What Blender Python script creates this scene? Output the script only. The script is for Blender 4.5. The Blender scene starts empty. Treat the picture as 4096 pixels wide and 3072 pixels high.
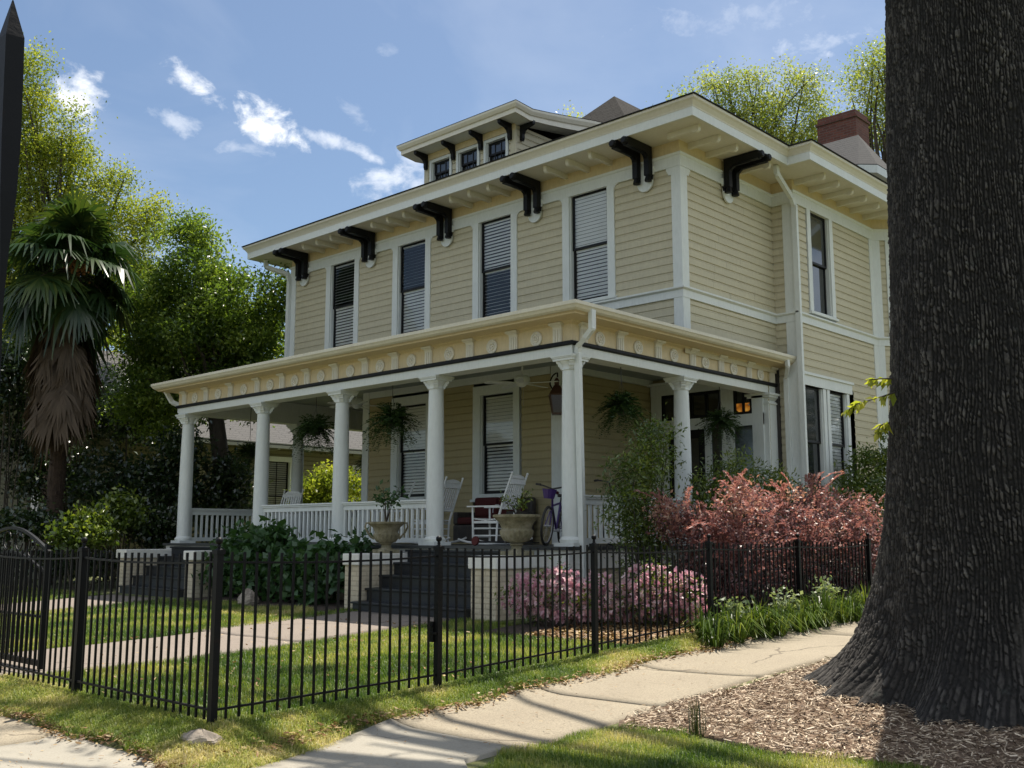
import bpy, math, random
import numpy as np
from mathutils import Matrix, Vector
random.seed(7); RNG=np.random.default_rng(11)
scene=bpy.context.scene; COL=scene.collection
R=math.radians
# ------------------------------------------------------------------ camera
cam=bpy.data.cameras.new("camera"); cam_ob=bpy.data.objects.new("camera",cam); COL.objects.link(cam_ob)
cam.sensor_width=36; cam.lens=36*4124.57/4096; cam.clip_start=.05; cam.clip_end=3000
ph,yw=R(8.3884),R(43.0671)
fwd=Vector((-math.sin(yw)*math.cos(ph),math.cos(yw)*math.cos(ph),math.sin(ph)))
cam_ob.location=(0,0,1.55)
cam_ob.rotation_euler=fwd.to_track_quat('-Z','Y').to_euler()
scene.camera=cam_ob
# ------------------------------------------------------------------ light
SUN=Vector((-.115,.43,1.0)).normalized()
ELEV=math.asin(SUN.z); AZ=math.atan2(SUN.x,SUN.y)
sl=bpy.data.lights.new("sun","SUN"); sl.energy=5.0; sl.angle=R(.53); sl.color=(1.0,.93,.82)
so=bpy.data.objects.new("sun",sl); COL.objects.link(so); so.location=(-10,40,60)
so.rotation_euler=SUN.to_track_quat('Z','Y').to_euler()
scene.view_settings.view_transform='Standard'; scene.view_settings.look='None'
scene.view_settings.exposure=0.74; scene.view_settings.gamma=1.0
scene.view_settings.use_curve_mapping=False
scene.cycles.max_bounces=8; scene.cycles.diffuse_bounces=4; scene.cycles.glossy_bounces=3
scene.cycles.transmission_bounces=4; scene.cycles.transparent_max_bounces=8
scene.cycles.use_denoising=True
scene.cycles.sample_clamp_indirect=6
# px -> direction helper (used only to express where clouds stand in the sky)
_r=Vector((math.cos(yw),math.sin(yw),0)); _u=_r.cross(fwd)
def pdir(u,v): return (fwd+_r*((u-2048)/4124.57)-_u*((v-1536)/4124.57)).normalized()
def make_world():
    w=bpy.data.worlds.new("World"); scene.world=w; w.use_nodes=True
    nt=w.node_tree; N=nt.nodes; L=nt.links; N.clear()
    out=N.new('ShaderNodeOutputWorld'); bg=N.new('ShaderNodeBackground'); L.new(bg.outputs[0],out.inputs[0])
    sky=N.new('ShaderNodeTexSky'); sky.sky_type='NISHITA'; sky.sun_disc=False
    sky.sun_elevation=ELEV; sky.sun_rotation=AZ; sky.altitude=300; sky.air_density=1.0; sky.dust_density=1.2; sky.ozone_density=1.6
    tc=N.new('ShaderNodeTexCoord'); vec=tc.outputs['Generated']
    def math_(op,a,b=None,c=None):
        n=N.new('ShaderNodeMath'); n.operation=op
        for i,x in enumerate((a,b,c)):
            if x is None: continue
            if isinstance(x,(int,float)): n.inputs[i].default_value=x
            else: L.new(x,n.inputs[i])
        return n.outputs[0]
    def dot(a):
        n=N.new('ShaderNodeVectorMath'); n.operation='DOT_PRODUCT'; L.new(vec,n.inputs[0]); n.inputs[1].default_value=a; return n.outputs['Value']
    def noise(sc,det,rough,w_=0,dist=0):
        mp=N.new('ShaderNodeMapping'); L.new(vec,mp.inputs[0]); mp.inputs['Scale'].default_value=(sc,sc,sc*1.5); mp.inputs['Location'].default_value=(w_,w_*.7,w_*.3)
        n=N.new('ShaderNodeTexNoise'); n.inputs['Scale'].default_value=1; n.inputs['Detail'].default_value=det; n.inputs['Roughness'].default_value=rough
        n.inputs['Distortion'].default_value=dist
        L.new(mp.outputs[0],n.inputs['Vector']); return n.outputs['Fac']
    nz=noise(26,9,.62,3.1,.4); nz2=noise(70,6,.6,1.7)
    ns=math_('ADD',math_('MULTIPLY',math_('SUBTRACT',nz,.5),3.4),math_('MULTIPLY',math_('SUBTRACT',nz2,.5),1.2))
    total=None
    # centre px, half length, half width, tilt (deg), strength
    for (u,v,a,b,t,s) in [(340,380,125,115,25,1.0),(775,335,150,62,32,.95),(1085,500,165,95,18,1.1),(700,490,150,50,25,.42),(1330,560,110,40,22,.55),(1250,540,90,30,30,.5),
                          (1460,615,170,34,25,.6),(1570,720,170,100,-10,.62),(1640,640,90,40,40,.4),(1430,470,100,40,45,.25),(1570,205,70,40,15,.16),(3250,190,420,60,-12,.32),(3330,215,120,30,-10,.5),(2950,60,500,90,-10,.22),(940,590,220,40,10,.3)]:
        d=pdir(u,v); d1=pdir(u+10*math.cos(R(t)),v+10*math.sin(R(t)))
        t1=(d1-d); t1=(t1-d*t1.dot(d)).normalized(); t2=d.cross(t1)
        p=math_('MULTIPLY',dot(t1),4124./a); q=math_('MULTIPLY',dot(t2),4124./b)
        r2=math_('ADD',math_('MULTIPLY',p,p),math_('MULTIPLY',q,q))
        front=math_('GREATER_THAN',dot(d),0.5)
        m=math_('SUBTRACT',1.0,math_('POWER',r2,.7))
        m=math_('ADD',m,ns)
        mr=N.new('ShaderNodeMapRange'); mr.interpolation_type='SMOOTHSTEP'; L.new(m,mr.inputs[0]); mr.inputs[1].default_value=.10; mr.inputs[2].default_value=1.4; mr.inputs[3].default_value=0; mr.inputs[4].default_value=s
        m=math_('MULTIPLY',mr.outputs[0],front)
        # keep each cloud from spreading far beyond its ellipse
        fall=N.new('ShaderNodeMapRange'); fall.interpolation_type='SMOOTHSTEP'; L.new(r2,fall.inputs[0]); fall.inputs[1].default_value=1.2; fall.inputs[2].default_value=2.6; fall.inputs[3].default_value=1; fall.inputs[4].default_value=0
        m=math_('MULTIPLY',m,fall.outputs[0])
        total=m if total is None else math_('MAXIMUM',total,m)
    veil=noise(3.2,6,.55,5.0,.6)
    mv=N.new('ShaderNodeMapRange'); L.new(veil,mv.inputs[0]); mv.inputs[1].default_value=.40; mv.inputs[2].default_value=.75; mv.inputs[3].default_value=.02; mv.inputs[4].default_value=.22
    total=math_('MAXIMUM',total,mv.outputs[0])
    # unseen clouds added behind the viewer to brighten window reflections and fill the front
    big=noise(2.3,8,.6,9.0,.3)
    mb=N.new('ShaderNodeMapRange'); mb.interpolation_type='SMOOTHSTEP'; L.new(big,mb.inputs[0]); mb.inputs[1].default_value=.5; mb.inputs[2].default_value=.68; mb.inputs[4].default_value=.85
    back=N.new('ShaderNodeMapRange'); L.new(dot(fwd),back.inputs[0]); back.inputs[1].default_value=.55; back.inputs[2].default_value=.1; mb.inputs[1].default_value=.46; mb.inputs[2].default_value=.62
    bigm=math_('MULTIPLY',mb.outputs[0],back.outputs[0])
    mix=N.new('ShaderNodeMix'); mix.data_type='RGBA'; L.new(total,mix.inputs[0])
    tint=N.new('ShaderNodeMix'); tint.data_type='RGBA'; tint.blend_type='MULTIPLY'; tint.inputs[0].default_value=1
    L.new(sky.outputs[0],tint.inputs[6]); tint.inputs[7].default_value=(.93,1.0,1.03,1)
    L.new(tint.outputs[2],mix.inputs[6]); mix.inputs[7].default_value=(10.8,11.0,11.3,1)
    mix2=N.new('ShaderNodeMix'); mix2.data_type='RGBA'; L.new(bigm,mix2.inputs[0]); L.new(mix.outputs[2],mix2.inputs[6]); mix2.inputs[7].default_value=(16,16.2,16.2,1)
    L.new(mix2.outputs[2],bg.inputs[0]); bg.inputs[1].default_value=.072
make_world()
# ------------------------------------------------------------------ materials
def lin(c):
    if isinstance(c,str):
        c=c.lstrip('#'); c=[int(c[i:i+2],16)/255 for i in (0,2,4)]
        c=[x/12.92 if x<=.04045 else ((x+.055)/1.055)**2.4 for x in c]
    return (c[0],c[1],c[2],1.0)
class NT:
    def __init__(s,name):
        s.m=bpy.data.materials.new(name); s.m.use_nodes=True; s.t=s.m.node_tree; s.N=s.t.nodes; s.L=s.t.links
        s.b=s.N['Principled BSDF']; s.tc=s.N.new('ShaderNodeTexCoord')
    def noise(s,scale,det=4,rough=.55,sc=(1,1,1)):
        mp=s.N.new('ShaderNodeMapping'); s.L.new(s.tc.outputs['Object'],mp.inputs[0]); mp.inputs['Scale'].default_value=sc
        n=s.N.new('ShaderNodeTexNoise'); n.inputs['Scale'].default_value=scale; n.inputs['Detail'].default_value=det; n.inputs['Roughness'].default_value=rough
        s.L.new(mp.outputs[0],n.inputs['Vector']); return n.outputs['Fac']
    def ramp(s,fac,stops):
        r=s.N.new('ShaderNodeValToRGB'); e=r.color_ramp.elements
        while len(e)<len(stops): e.new(.5)
        for el,(p,c) in zip(e,stops): el.position=p; el.color=lin(c)
        s.L.new(fac,r.inputs[0]); return r.outputs[0]
    def mix(s,fac,a,b,mode='MIX'):
        n=s.N.new('ShaderNodeMix'); n.data_type='RGBA'; n.blend_type=mode
        for i,x in ((0,fac),(6,a),(7,b)):
            if isinstance(x,(int,float)): n.inputs[i].default_value=x
            elif isinstance(x,(tuple,list,str)): n.inputs[i].default_value=lin(x)
            else: s.L.new(x,n.inputs[i])
        return n.outputs[2]
    def maprange(s,f,a,b,c,d):
        n=s.N.new('ShaderNodeMapRange'); s.L.new(f,n.inputs[0])
        for i,x in enumerate((a,b,c,d)): n.inputs[i+1].default_value=x
        return n.outputs[0]
    def bump(s,h,strength,dist=.02):
        n=s.N.new('ShaderNodeBump'); n.inputs['Strength'].default_value=strength; n.inputs['Distance'].default_value=dist
        s.L.new(h,n.inputs['Height']); s.L.new(n.outputs[0],s.b.inputs['Normal'])
    def col(s,c): s.L.new(c,s.b.inputs['Base Color'])
    def attr(s,name):
        n=s.N.new('ShaderNodeAttribute'); n.attribute_name=name; return n.outputs['Fac']
MAT={}
def paint(name,c,rough=.55,dirt=.12,dc=(.2,.17,.12),scale=3.0,boards=False):
    m=NT(name); n=m.noise(scale,6,.65); n2=m.noise(scale*9,3,.6,(1,1,.25))
    f=m.maprange(n,.42,.75,0,dirt); c1=m.mix(f,c,dc)
    c2=m.mix(m.maprange(n2,.35,.7,0,.16),c1,dc); c3=c2 if not boards else m.mix(m.maprange(m.noise(1.0,2,.5,(.35,.35,6.9)),.35,.65,0,.22),c2,(c[0]*.62,c[1]*.6,c[2]*.55)); m.col(c3)
    if 'black' in name or 'sash' in name: m.b.inputs['Specular IOR Level'].default_value=.2
    m.b.inputs['Roughness'].default_value=rough; m.bump(n2,.12,.004); MAT[name]=m.m; return m.m
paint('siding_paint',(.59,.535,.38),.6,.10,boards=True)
paint('shaded_porch_siding',(.43,.36,.195),.6,.10,boards=True)  # siding colour darkened under the porch to deepen its shade
paint('trim_paint',(.71,.735,.705),.5,.10,(.35,.36,.33))
paint('warm_trim_paint',(.70,.665,.565),.5,.14,(.4,.34,.25))
paint('frieze_paint',(.66,.535,.32),.55,.08)
paint('gutter_paint',(.70,.655,.52),.45,.18,(.28,.24,.17))
paint('black_paint',(.006,.0065,.008),.5,.2,(.02,.018,.016))
paint('sash_paint',(.008,.008,.009),.4,.1,(.02,.02,.02))
paint('step_paint',(.006,.009,.013),.5,.3,(.03,.03,.03),5)
paint('floor_paint',(.03,.034,.036),.5,.3,(.1,.1,.09))
paint('ceiling_paint',(.33,.37,.36),.6,.1)
paint('pier_paint',(.56,.47,.335),.75,.35,(.25,.19,.12),4)
paint('coping_paint',(.74,.73,.68),.65,.22,(.36,.32,.25),4)
paint('chair_paint',(.74,.75,.73),.5,.1)
paint('dark_wicker',(.025,.02,.018),.6,.2)
paint('red_fabric',(.07,.009,.008),.9,.2,(.05,.01,.01))
paint('tan_fabric',(.30,.24,.17),.9,.2)
paint('purple_plastic',(.045,.018,.12),.35,.1,(.05,.03,.1))
paint('rubber',(.012,.012,.012),.7,.1)
paint('metal',(.35,.35,.36),.3,.1); 
paint('copper',(.10,.045,.03),.4,.3,(.03,.02,.02))
paint('yellow_plastic',(.62,.42,.02),.4,.1)
paint('wire',(.012,.012,.012),.5,0)
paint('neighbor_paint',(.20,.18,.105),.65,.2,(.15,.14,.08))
paint('neighbor_trim',(.40,.40,.34),.6,.15)
paint('orange_fruit',(.20,.085,.02),.7,.3,(.15,.06,.02))
paint('pot_plastic',(.05,.04,.03),.6,.2)
def simple(name,f):
    m=NT(name); f(m); MAT[name]=m.m
def _iron(m):
    n=m.noise(14,5,.7); c=m.mix(m.maprange(n,.60,.78,0,.55),(.003,.003,.0035),(.03,.012,.007)); m.col(c)
    m.b.inputs['Roughness'].default_value=.5; m.b.inputs['Specular IOR Level'].default_value=.2; m.bump(m.noise(60,3),.15,.003)
simple('iron',_iron)
def _shingle(m):
    geo=m.N.new('ShaderNodeSeparateXYZ'); m.L.new(m.tc.outputs['Object'],geo.inputs[0])
    cmb=m.N.new('ShaderNodeCombineXYZ')
    ad=m.N.new('ShaderNodeMath'); ad.operation='ADD'; m.L.new(geo.outputs[0],ad.inputs[0]); m.L.new(geo.outputs[1],ad.inputs[1])
    m.L.new(ad.outputs[0],cmb.inputs[0]); m.L.new(geo.outputs[2],cmb.inputs[1])
    br=m.N.new('ShaderNodeTexBrick'); m.L.new(cmb.outputs[0],br.inputs['Vector']); br.inputs['Scale'].default_value=1
    br.inputs['Brick Width'].default_value=.34; br.inputs['Row Height'].default_value=.085; br.inputs['Mortar Size'].default_value=.014
    br.inputs['Color1'].default_value=(.042,.040,.038,1); br.inputs['Color2'].default_value=(.024,.023,.022,1); br.inputs['Mortar'].default_value=(.008,.008,.008,1)
    n=m.noise(1.2,4); c=m.mix(m.maprange(n,.3,.7,0,.6),br.outputs[0],(.05,.046,.04)); n2=m.noise(180,2); c=m.mix(m.maprange(n2,.3,.7,0,.45),c,(.055,.053,.05))
    m.col(c); m.b.inputs['Roughness'].default_value=.95; m.b.inputs['Specular IOR Level'].default_value=.05
    inv=m.maprange(br.outputs['Fac'],0,1,1,0); m.bump(inv,.9,.02)
simple('shingle',_shingle)
def _shingle_light(m):
    _shingle(m)
    src=m.b.inputs['Base Color'].links[0].from_socket; m.col(m.mix(.5,src,(.20,.195,.19)))
simple('pale_shingle',_shingle_light)
def brickmat(name,c1,c2,mo,bw=.21,rh=.075,bumps=.6,ms=.011):
    m=NT(name); geo=m.N.new('ShaderNodeSeparateXYZ'); m.L.new(m.tc.outputs['Object'],geo.inputs[0])
    ad=m.N.new('ShaderNodeMath'); ad.operation='ADD'; m.L.new(geo.outputs[0],ad.inputs[0]); m.L.new(geo.outputs[1],ad.inputs[1])
    cmb=m.N.new('ShaderNodeCombineXYZ'); m.L.new(ad.outputs[0],cmb.inputs[0]); m.L.new(geo.outputs[2],cmb.inputs[1])
    br=m.N.new('ShaderNodeTexBrick'); m.L.new(cmb.outputs[0],br.inputs['Vector']); br.inputs['Scale'].default_value=1
    br.inputs['Brick Width'].default_value=bw; br.inputs['Row Height'].default_value=rh; br.inputs['Mortar Size'].default_value=ms; br.inputs['Mortar Smooth'].default_value=.3
    br.inputs['Color1'].default_value=lin(c1); br.inputs['Color2'].default_value=lin(c2); br.inputs['Mortar'].default_value=lin(mo)
    n=m.noise(5,6,.7); c=m.mix(m.maprange(n,.45,.75,0,.4),br.outputs[0],(c1[0]*.35,c1[1]*.33,c1[2]*.3)); m.col(c)
    m.b.inputs['Roughness'].default_value=.85
    h=m.mix(.25,m.maprange(br.outputs['Fac'],0,1,1,0),m.noise(40,4)); m.bump(h,bumps,.015); MAT[name]=m.m
brickmat('painted_brick',(.60,.52,.38),(.54,.47,.345),(.47,.40,.29))
brickmat('red_brick',(.17,.055,.035),(.11,.035,.025),(.13,.09,.07))
def _conc(c,d,peb):
    def f(m):
        n=m.noise(1.1,5,.6); n2=m.noise(70,3,.7); n3=m.noise(9,5,.7)
        c1=m.mix(m.maprange(n,.3,.75,0,.7),c,d); c1=m.mix(m.maprange(n2,.45,.72,0,peb),c1,(d[0]*.4,d[1]*.38,d[2]*.36)); c1=m.mix(m.maprange(n3,.58,.75,0,.4),c1,(d[0]*.55,d[1]*.5,d[2]*.42))
        v=m.N.new('ShaderNodeTexVoronoi'); v.feature='DISTANCE_TO_EDGE'; v.inputs['Scale'].default_value=.30; wv=m.N.new('ShaderNodeMapping'); nn_=m.N.new('ShaderNodeTexNoise'); nn_.inputs['Scale'].default_value=3; nn_.inputs['Detail'].default_value=5; ad=m.N.new('ShaderNodeVectorMath'); ad.operation='MULTIPLY_ADD'; m.L.new(m.tc.outputs['Object'],nn_.inputs['Vector']); m.L.new(nn_.outputs['Color'],ad.inputs[0]); ad.inputs[1].default_value=(.35,.35,.35); m.L.new(m.tc.outputs['Object'],ad.inputs[2]); m.L.new(ad.outputs[0],v.inputs['Vector'])
        c1=m.mix(m.mix(m.maprange(m.noise(.8,2),.47,.53,0,1),(0,0,0),m.maprange(v.outputs['Distance'],.002,.006,.7,0)),c1,(d[0]*.25,d[1]*.22,d[2]*.2)); m.col(c1)
        m.b.inputs['Roughness'].default_value=.9; m.bump(n2,.35,.006)
    return f
simple('old_concrete',_conc((.31,.265,.19),(.25,.21,.15),.75))
simple('new_concrete',_conc((.315,.29,.235),(.265,.24,.195),.3))
simple('path_concrete',_conc((.235,.195,.16),(.185,.155,.125),.6))
def _ground(m):
    n=m.noise(.9,5,.6); n2=m.noise(14,5,.7)
    c=m.ramp(n2,[(.3,(.05,.065,.02)),(.55,(.10,.115,.035)),(.75,(.18,.16,.07))]); c=m.mix(m.maprange(n,.45,.7,0,.5),c,(.13,.115,.05)); m.col(c)
    m.b.inputs['Roughness'].default_value=1; m.bump(n2,.6,.03)
simple('turf_soil',_ground)
def _mulch(m):
    n=m.noise(38,5,.75); n2=m.noise(3,3)
    c=m.ramp(n,[(.3,(.055,.032,.02)),(.5,(.17,.11,.07)),(.7,(.30,.22,.15))]); m.col(c); m.b.inputs['Roughness'].default_value=1; m.bump(n,.8,.02)
simple('mulch',_mulch)
def _soil(m):
    n=m.noise(30,5,.75); m.col(m.ramp(n,[(.3,(.02,.013,.009)),(.7,(.08,.055,.035))])); m.b.inputs['Roughness'].default_value=1; m.bump(n,.8,.02)
simple('bed_soil',_soil)
def _asph(m):
    n=m.noise(90,3,.7); m.col(m.ramp(n,[(.3,(.035,.035,.036)),(.7,(.075,.074,.072))])); m.b.inputs['Roughness'].default_value=.9; m.bump(n,.4,.01)
simple('asphalt',_asph)
def leafmat(name,stops,trans=.45,gloss=.06,grough=.35,tcol=(1.2,1.25,.55)):
    m=NT(name); N,L=m.N,m.L
    c=m.ramp(m.attr('r'),stops)
    d=N.new('ShaderNodeBsdfDiffuse'); t=N.new('ShaderNodeBsdfTranslucent'); g=N.new('ShaderNodeBsdfGlossy'); g.inputs['Roughness'].default_value=grough
    L.new(c,d.inputs[0]); tc=m.mix(1.0,c,(tcol[0],tcol[1],tcol[2]),'MULTIPLY'); L.new(tc,t.inputs[0])
    a=N.new('ShaderNodeMixShader'); a.inputs[0].default_value=trans; L.new(d.outputs[0],a.inputs[1]); L.new(t.outputs[0],a.inputs[2])
    b=N.new('ShaderNodeMixShader'); b.inputs[0].default_value=gloss; L.new(a.outputs[0],b.inputs[1]); L.new(g.outputs[0],b.inputs[2])
    o=N['Material Output']; L.new(b.outputs[0],o.inputs[0]); N.remove(m.b); MAT[name]=m.m
leafmat('spring_leaf',[(0,(.09,.13,.022)),(.5,(.24,.29,.045)),(1,(.44,.43,.08))],.55,.012)
leafmat('magnolia_leaf',[(0,(.045,.085,.018)),(.6,(.13,.20,.036)),(1,(.30,.37,.07))],.5,.025,.3)
leafmat('airy_leaf',[(0,(.14,.185,.05)),(.5,(.28,.33,.09)),(1,(.46,.45,.14))],.55,.04)
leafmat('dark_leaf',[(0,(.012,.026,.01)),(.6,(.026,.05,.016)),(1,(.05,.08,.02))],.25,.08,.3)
leafmat('hydrangea_leaf',[(0,(.03,.075,.026)),(.6,(.05,.115,.035)),(1,(.075,.15,.045))],.3,.05,.45)
leafmat('nandina_leaf',[(0,(.04,.072,.010)),(.6,(.10,.155,.02)),(1,(.25,.30,.04))],.35,.07)
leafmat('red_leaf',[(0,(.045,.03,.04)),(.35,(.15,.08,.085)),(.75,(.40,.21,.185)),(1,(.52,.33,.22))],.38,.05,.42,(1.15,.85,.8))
leafmat('azalea_petal',[(0,(.62,.34,.41)),(.6,(.72,.52,.55)),(1,(.78,.67,.64))],.35,.03,.5,(1.1,.8,.9))
leafmat('palm_leaf',[(0,(.014,.034,.013)),(.6,(.03,.06,.018)),(1,(.10,.13,.03))],.33,.05,.3)
leafmat('dead_palm',[(0,(.045,.032,.02)),(1,(.14,.10,.065))],.25,.02,.6,(1,.9,.7))
leafmat('fern_leaf',[(0,(.02,.045,.012)),(1,(.065,.115,.03))],.3,.04,.5)
leafmat('border_blade',[(0,(.02,.042,.010)),(.6,(.06,.10,.018)),(1,(.19,.22,.045))],.35,.02,.35)
leafmat('pale_leaf',[(0,(.10,.16,.06)),(1,(.42,.46,.32))],.35,.03)
leafmat('grass_blade',[(0,(.05,.105,.012)),(.35,(.15,.22,.025)),(.65,(.33,.35,.08)),(.85,(.50,.44,.17)),(1,(.60,.50,.26))],.4,.04,.5,(1.1,1.15,.6))
leafmat('chip',[(0,(.06,.04,.028)),(.35,(.19,.135,.09)),(.7,(.42,.33,.23)),(1,(.66,.55,.41))],.0,.02,.6)
leafmat('litter',[(0,(.11,.055,.025)),(.5,(.25,.14,.06)),(1,(.45,.34,.18))],.1,.03,.5)
leafmat('dry_leaf',[(0,(.12,.05,.03)),(1,(.25,.12,.06))],.2,.02,.6)
leafmat('sedge_blade',[(0,(.03,.04,.012)),(1,(.07,.09,.02))],.3,.05)
def _bark(m):
    n=m.noise(9,8,.75,(1,1,.22)); n2=m.noise(2.2,4); n3=m.noise(22,4,.7); n4=m.noise(5,5,.7)
    v=m.attr('r')
    c=m.ramp(v,[(0,(.003,.0026,.0022)),(.3,(.014,.012,.010)),(.6,(.06,.053,.046)),(1,(.17,.155,.135))])
    c=m.mix(m.maprange(n,.35,.7,0,.7),c,(.014,.012,.010))
    c=m.mix(m.maprange(n3,.64,.72,0,.35),c,(.11,.135,.11)); c=m.mix(m.maprange(n4,.62,.7,0,.25),c,(.07,.085,.07)); m.col(c)
    m.b.inputs['Roughness'].default_value=.95; m.bump(n,.7,.03)
simple('oak_bark',_bark)
def _bark2(m):
    n=m.noise(8,6,.7,(1,1,.3)); m.col(m.ramp(n,[(.3,(.02,.015,.011)),(.7,(.085,.068,.05))])); m.b.inputs['Roughness'].default_value=.95; m.bump(n,.7,.02)
simple('bark',_bark2)
def _palmbark(m):
    n=m.noise(14,6,.75,(1,1,.6)); m.col(m.ramp(n,[(.3,(.022,.014,.010)),(.6,(.07,.045,.03)),(.8,(.15,.105,.07))])); m.b.inputs['Roughness'].default_value=1; m.bump(n,1,.04)
simple('palm_bark',_palmbark)
def _stone(m):
    n=m.noise(6,6,.7); n2=m.noise(28,4,.7); c=m.ramp(n,[(.3,(.09,.08,.04)),(.5,(.22,.195,.12)),(.75,(.36,.33,.25))]); c=m.mix(m.maprange(n2,.55,.75,0,.5),c,(.10,.09,.03)); m.col(c)
    m.b.inputs['Roughness'].default_value=.9; m.bump(n2,.4,.01)
simple('urn_stone',_stone)
def _rock(m):
    n=m.noise(5,6,.7); m.col(m.ramp(n,[(.3,(.15,.12,.09)),(.7,(.40,.34,.27))])); m.b.inputs['Roughness'].default_value=.9; m.bump(n,.7,.03)
simple('rock',_rock)
def _glass(m):
    N,L=m.N,m.L; t=N.new('ShaderNodeBsdfTransparent'); t.inputs[0].default_value=(.98,.99,.985,1); g=N.new('ShaderNodeBsdfGlossy'); g.inputs['Roughness'].default_value=.02
    lw=N.new('ShaderNodeFresnel'); lw.inputs[0].default_value=1.55
    f=m.maprange(lw.outputs[0],0,1,.02,1)
    n=m.noise(2.5,2); bm=N.new('ShaderNodeBump'); bm.inputs['Strength'].default_value=.05; bm.inputs['Distance'].default_value=.02; L.new(n,bm.inputs['Height']); L.new(bm.outputs[0],g.inputs['Normal'])
    x=N.new('ShaderNodeMixShader'); L.new(f,x.inputs[0]); L.new(t.outputs[0],x.inputs[1]); L.new(g.outputs[0],x.inputs[2]); L.new(x.outputs[0],N['Material Output'].inputs[0]); N.remove(m.b)
simple('glass',_glass)
def _dglass(m):
    n=m.noise(2,3); m.col(m.ramp(n,[(.3,(.008,.009,.01)),(.7,(.03,.035,.035))])); m.b.inputs['Roughness'].default_value=.06; m.b.inputs['IOR'].default_value=1.9
simple('dark_glass',_dglass)
def _room(m):
    m.col(m.ramp(m.noise(2,2),[(0,(.03,.028,.025)),(1,(.06,.055,.05))])); m.b.inputs['Roughness'].default_value=1
simple('room',_room)
def _blind(m):
    n=m.noise(3,3); m.col(m.ramp(n,[(.3,(.84,.84,.82)),(.7,(.90,.90,.88))])); m.b.inputs['Roughness'].default_value=.6
simple('blind',_blind)
def _amber(m):
    v=m.N.new('ShaderNodeTexVoronoi'); v.inputs['Scale'].default_value=9; m.L.new(m.tc.outputs['Object'],v.inputs['Vector'])
    c=m.ramp(v.outputs['Distance'],[(0,(.9,.45,.08)),(.6,(.55,.18,.02)),(1,(.1,.03,.01))]); m.col(c); m.L.new(c,m.b.inputs['Emission Color']); m.b.inputs['Emission Strength'].default_value=.22; m.b.inputs['Roughness'].default_value=.2
simple('amber_glass',_amber)
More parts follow.
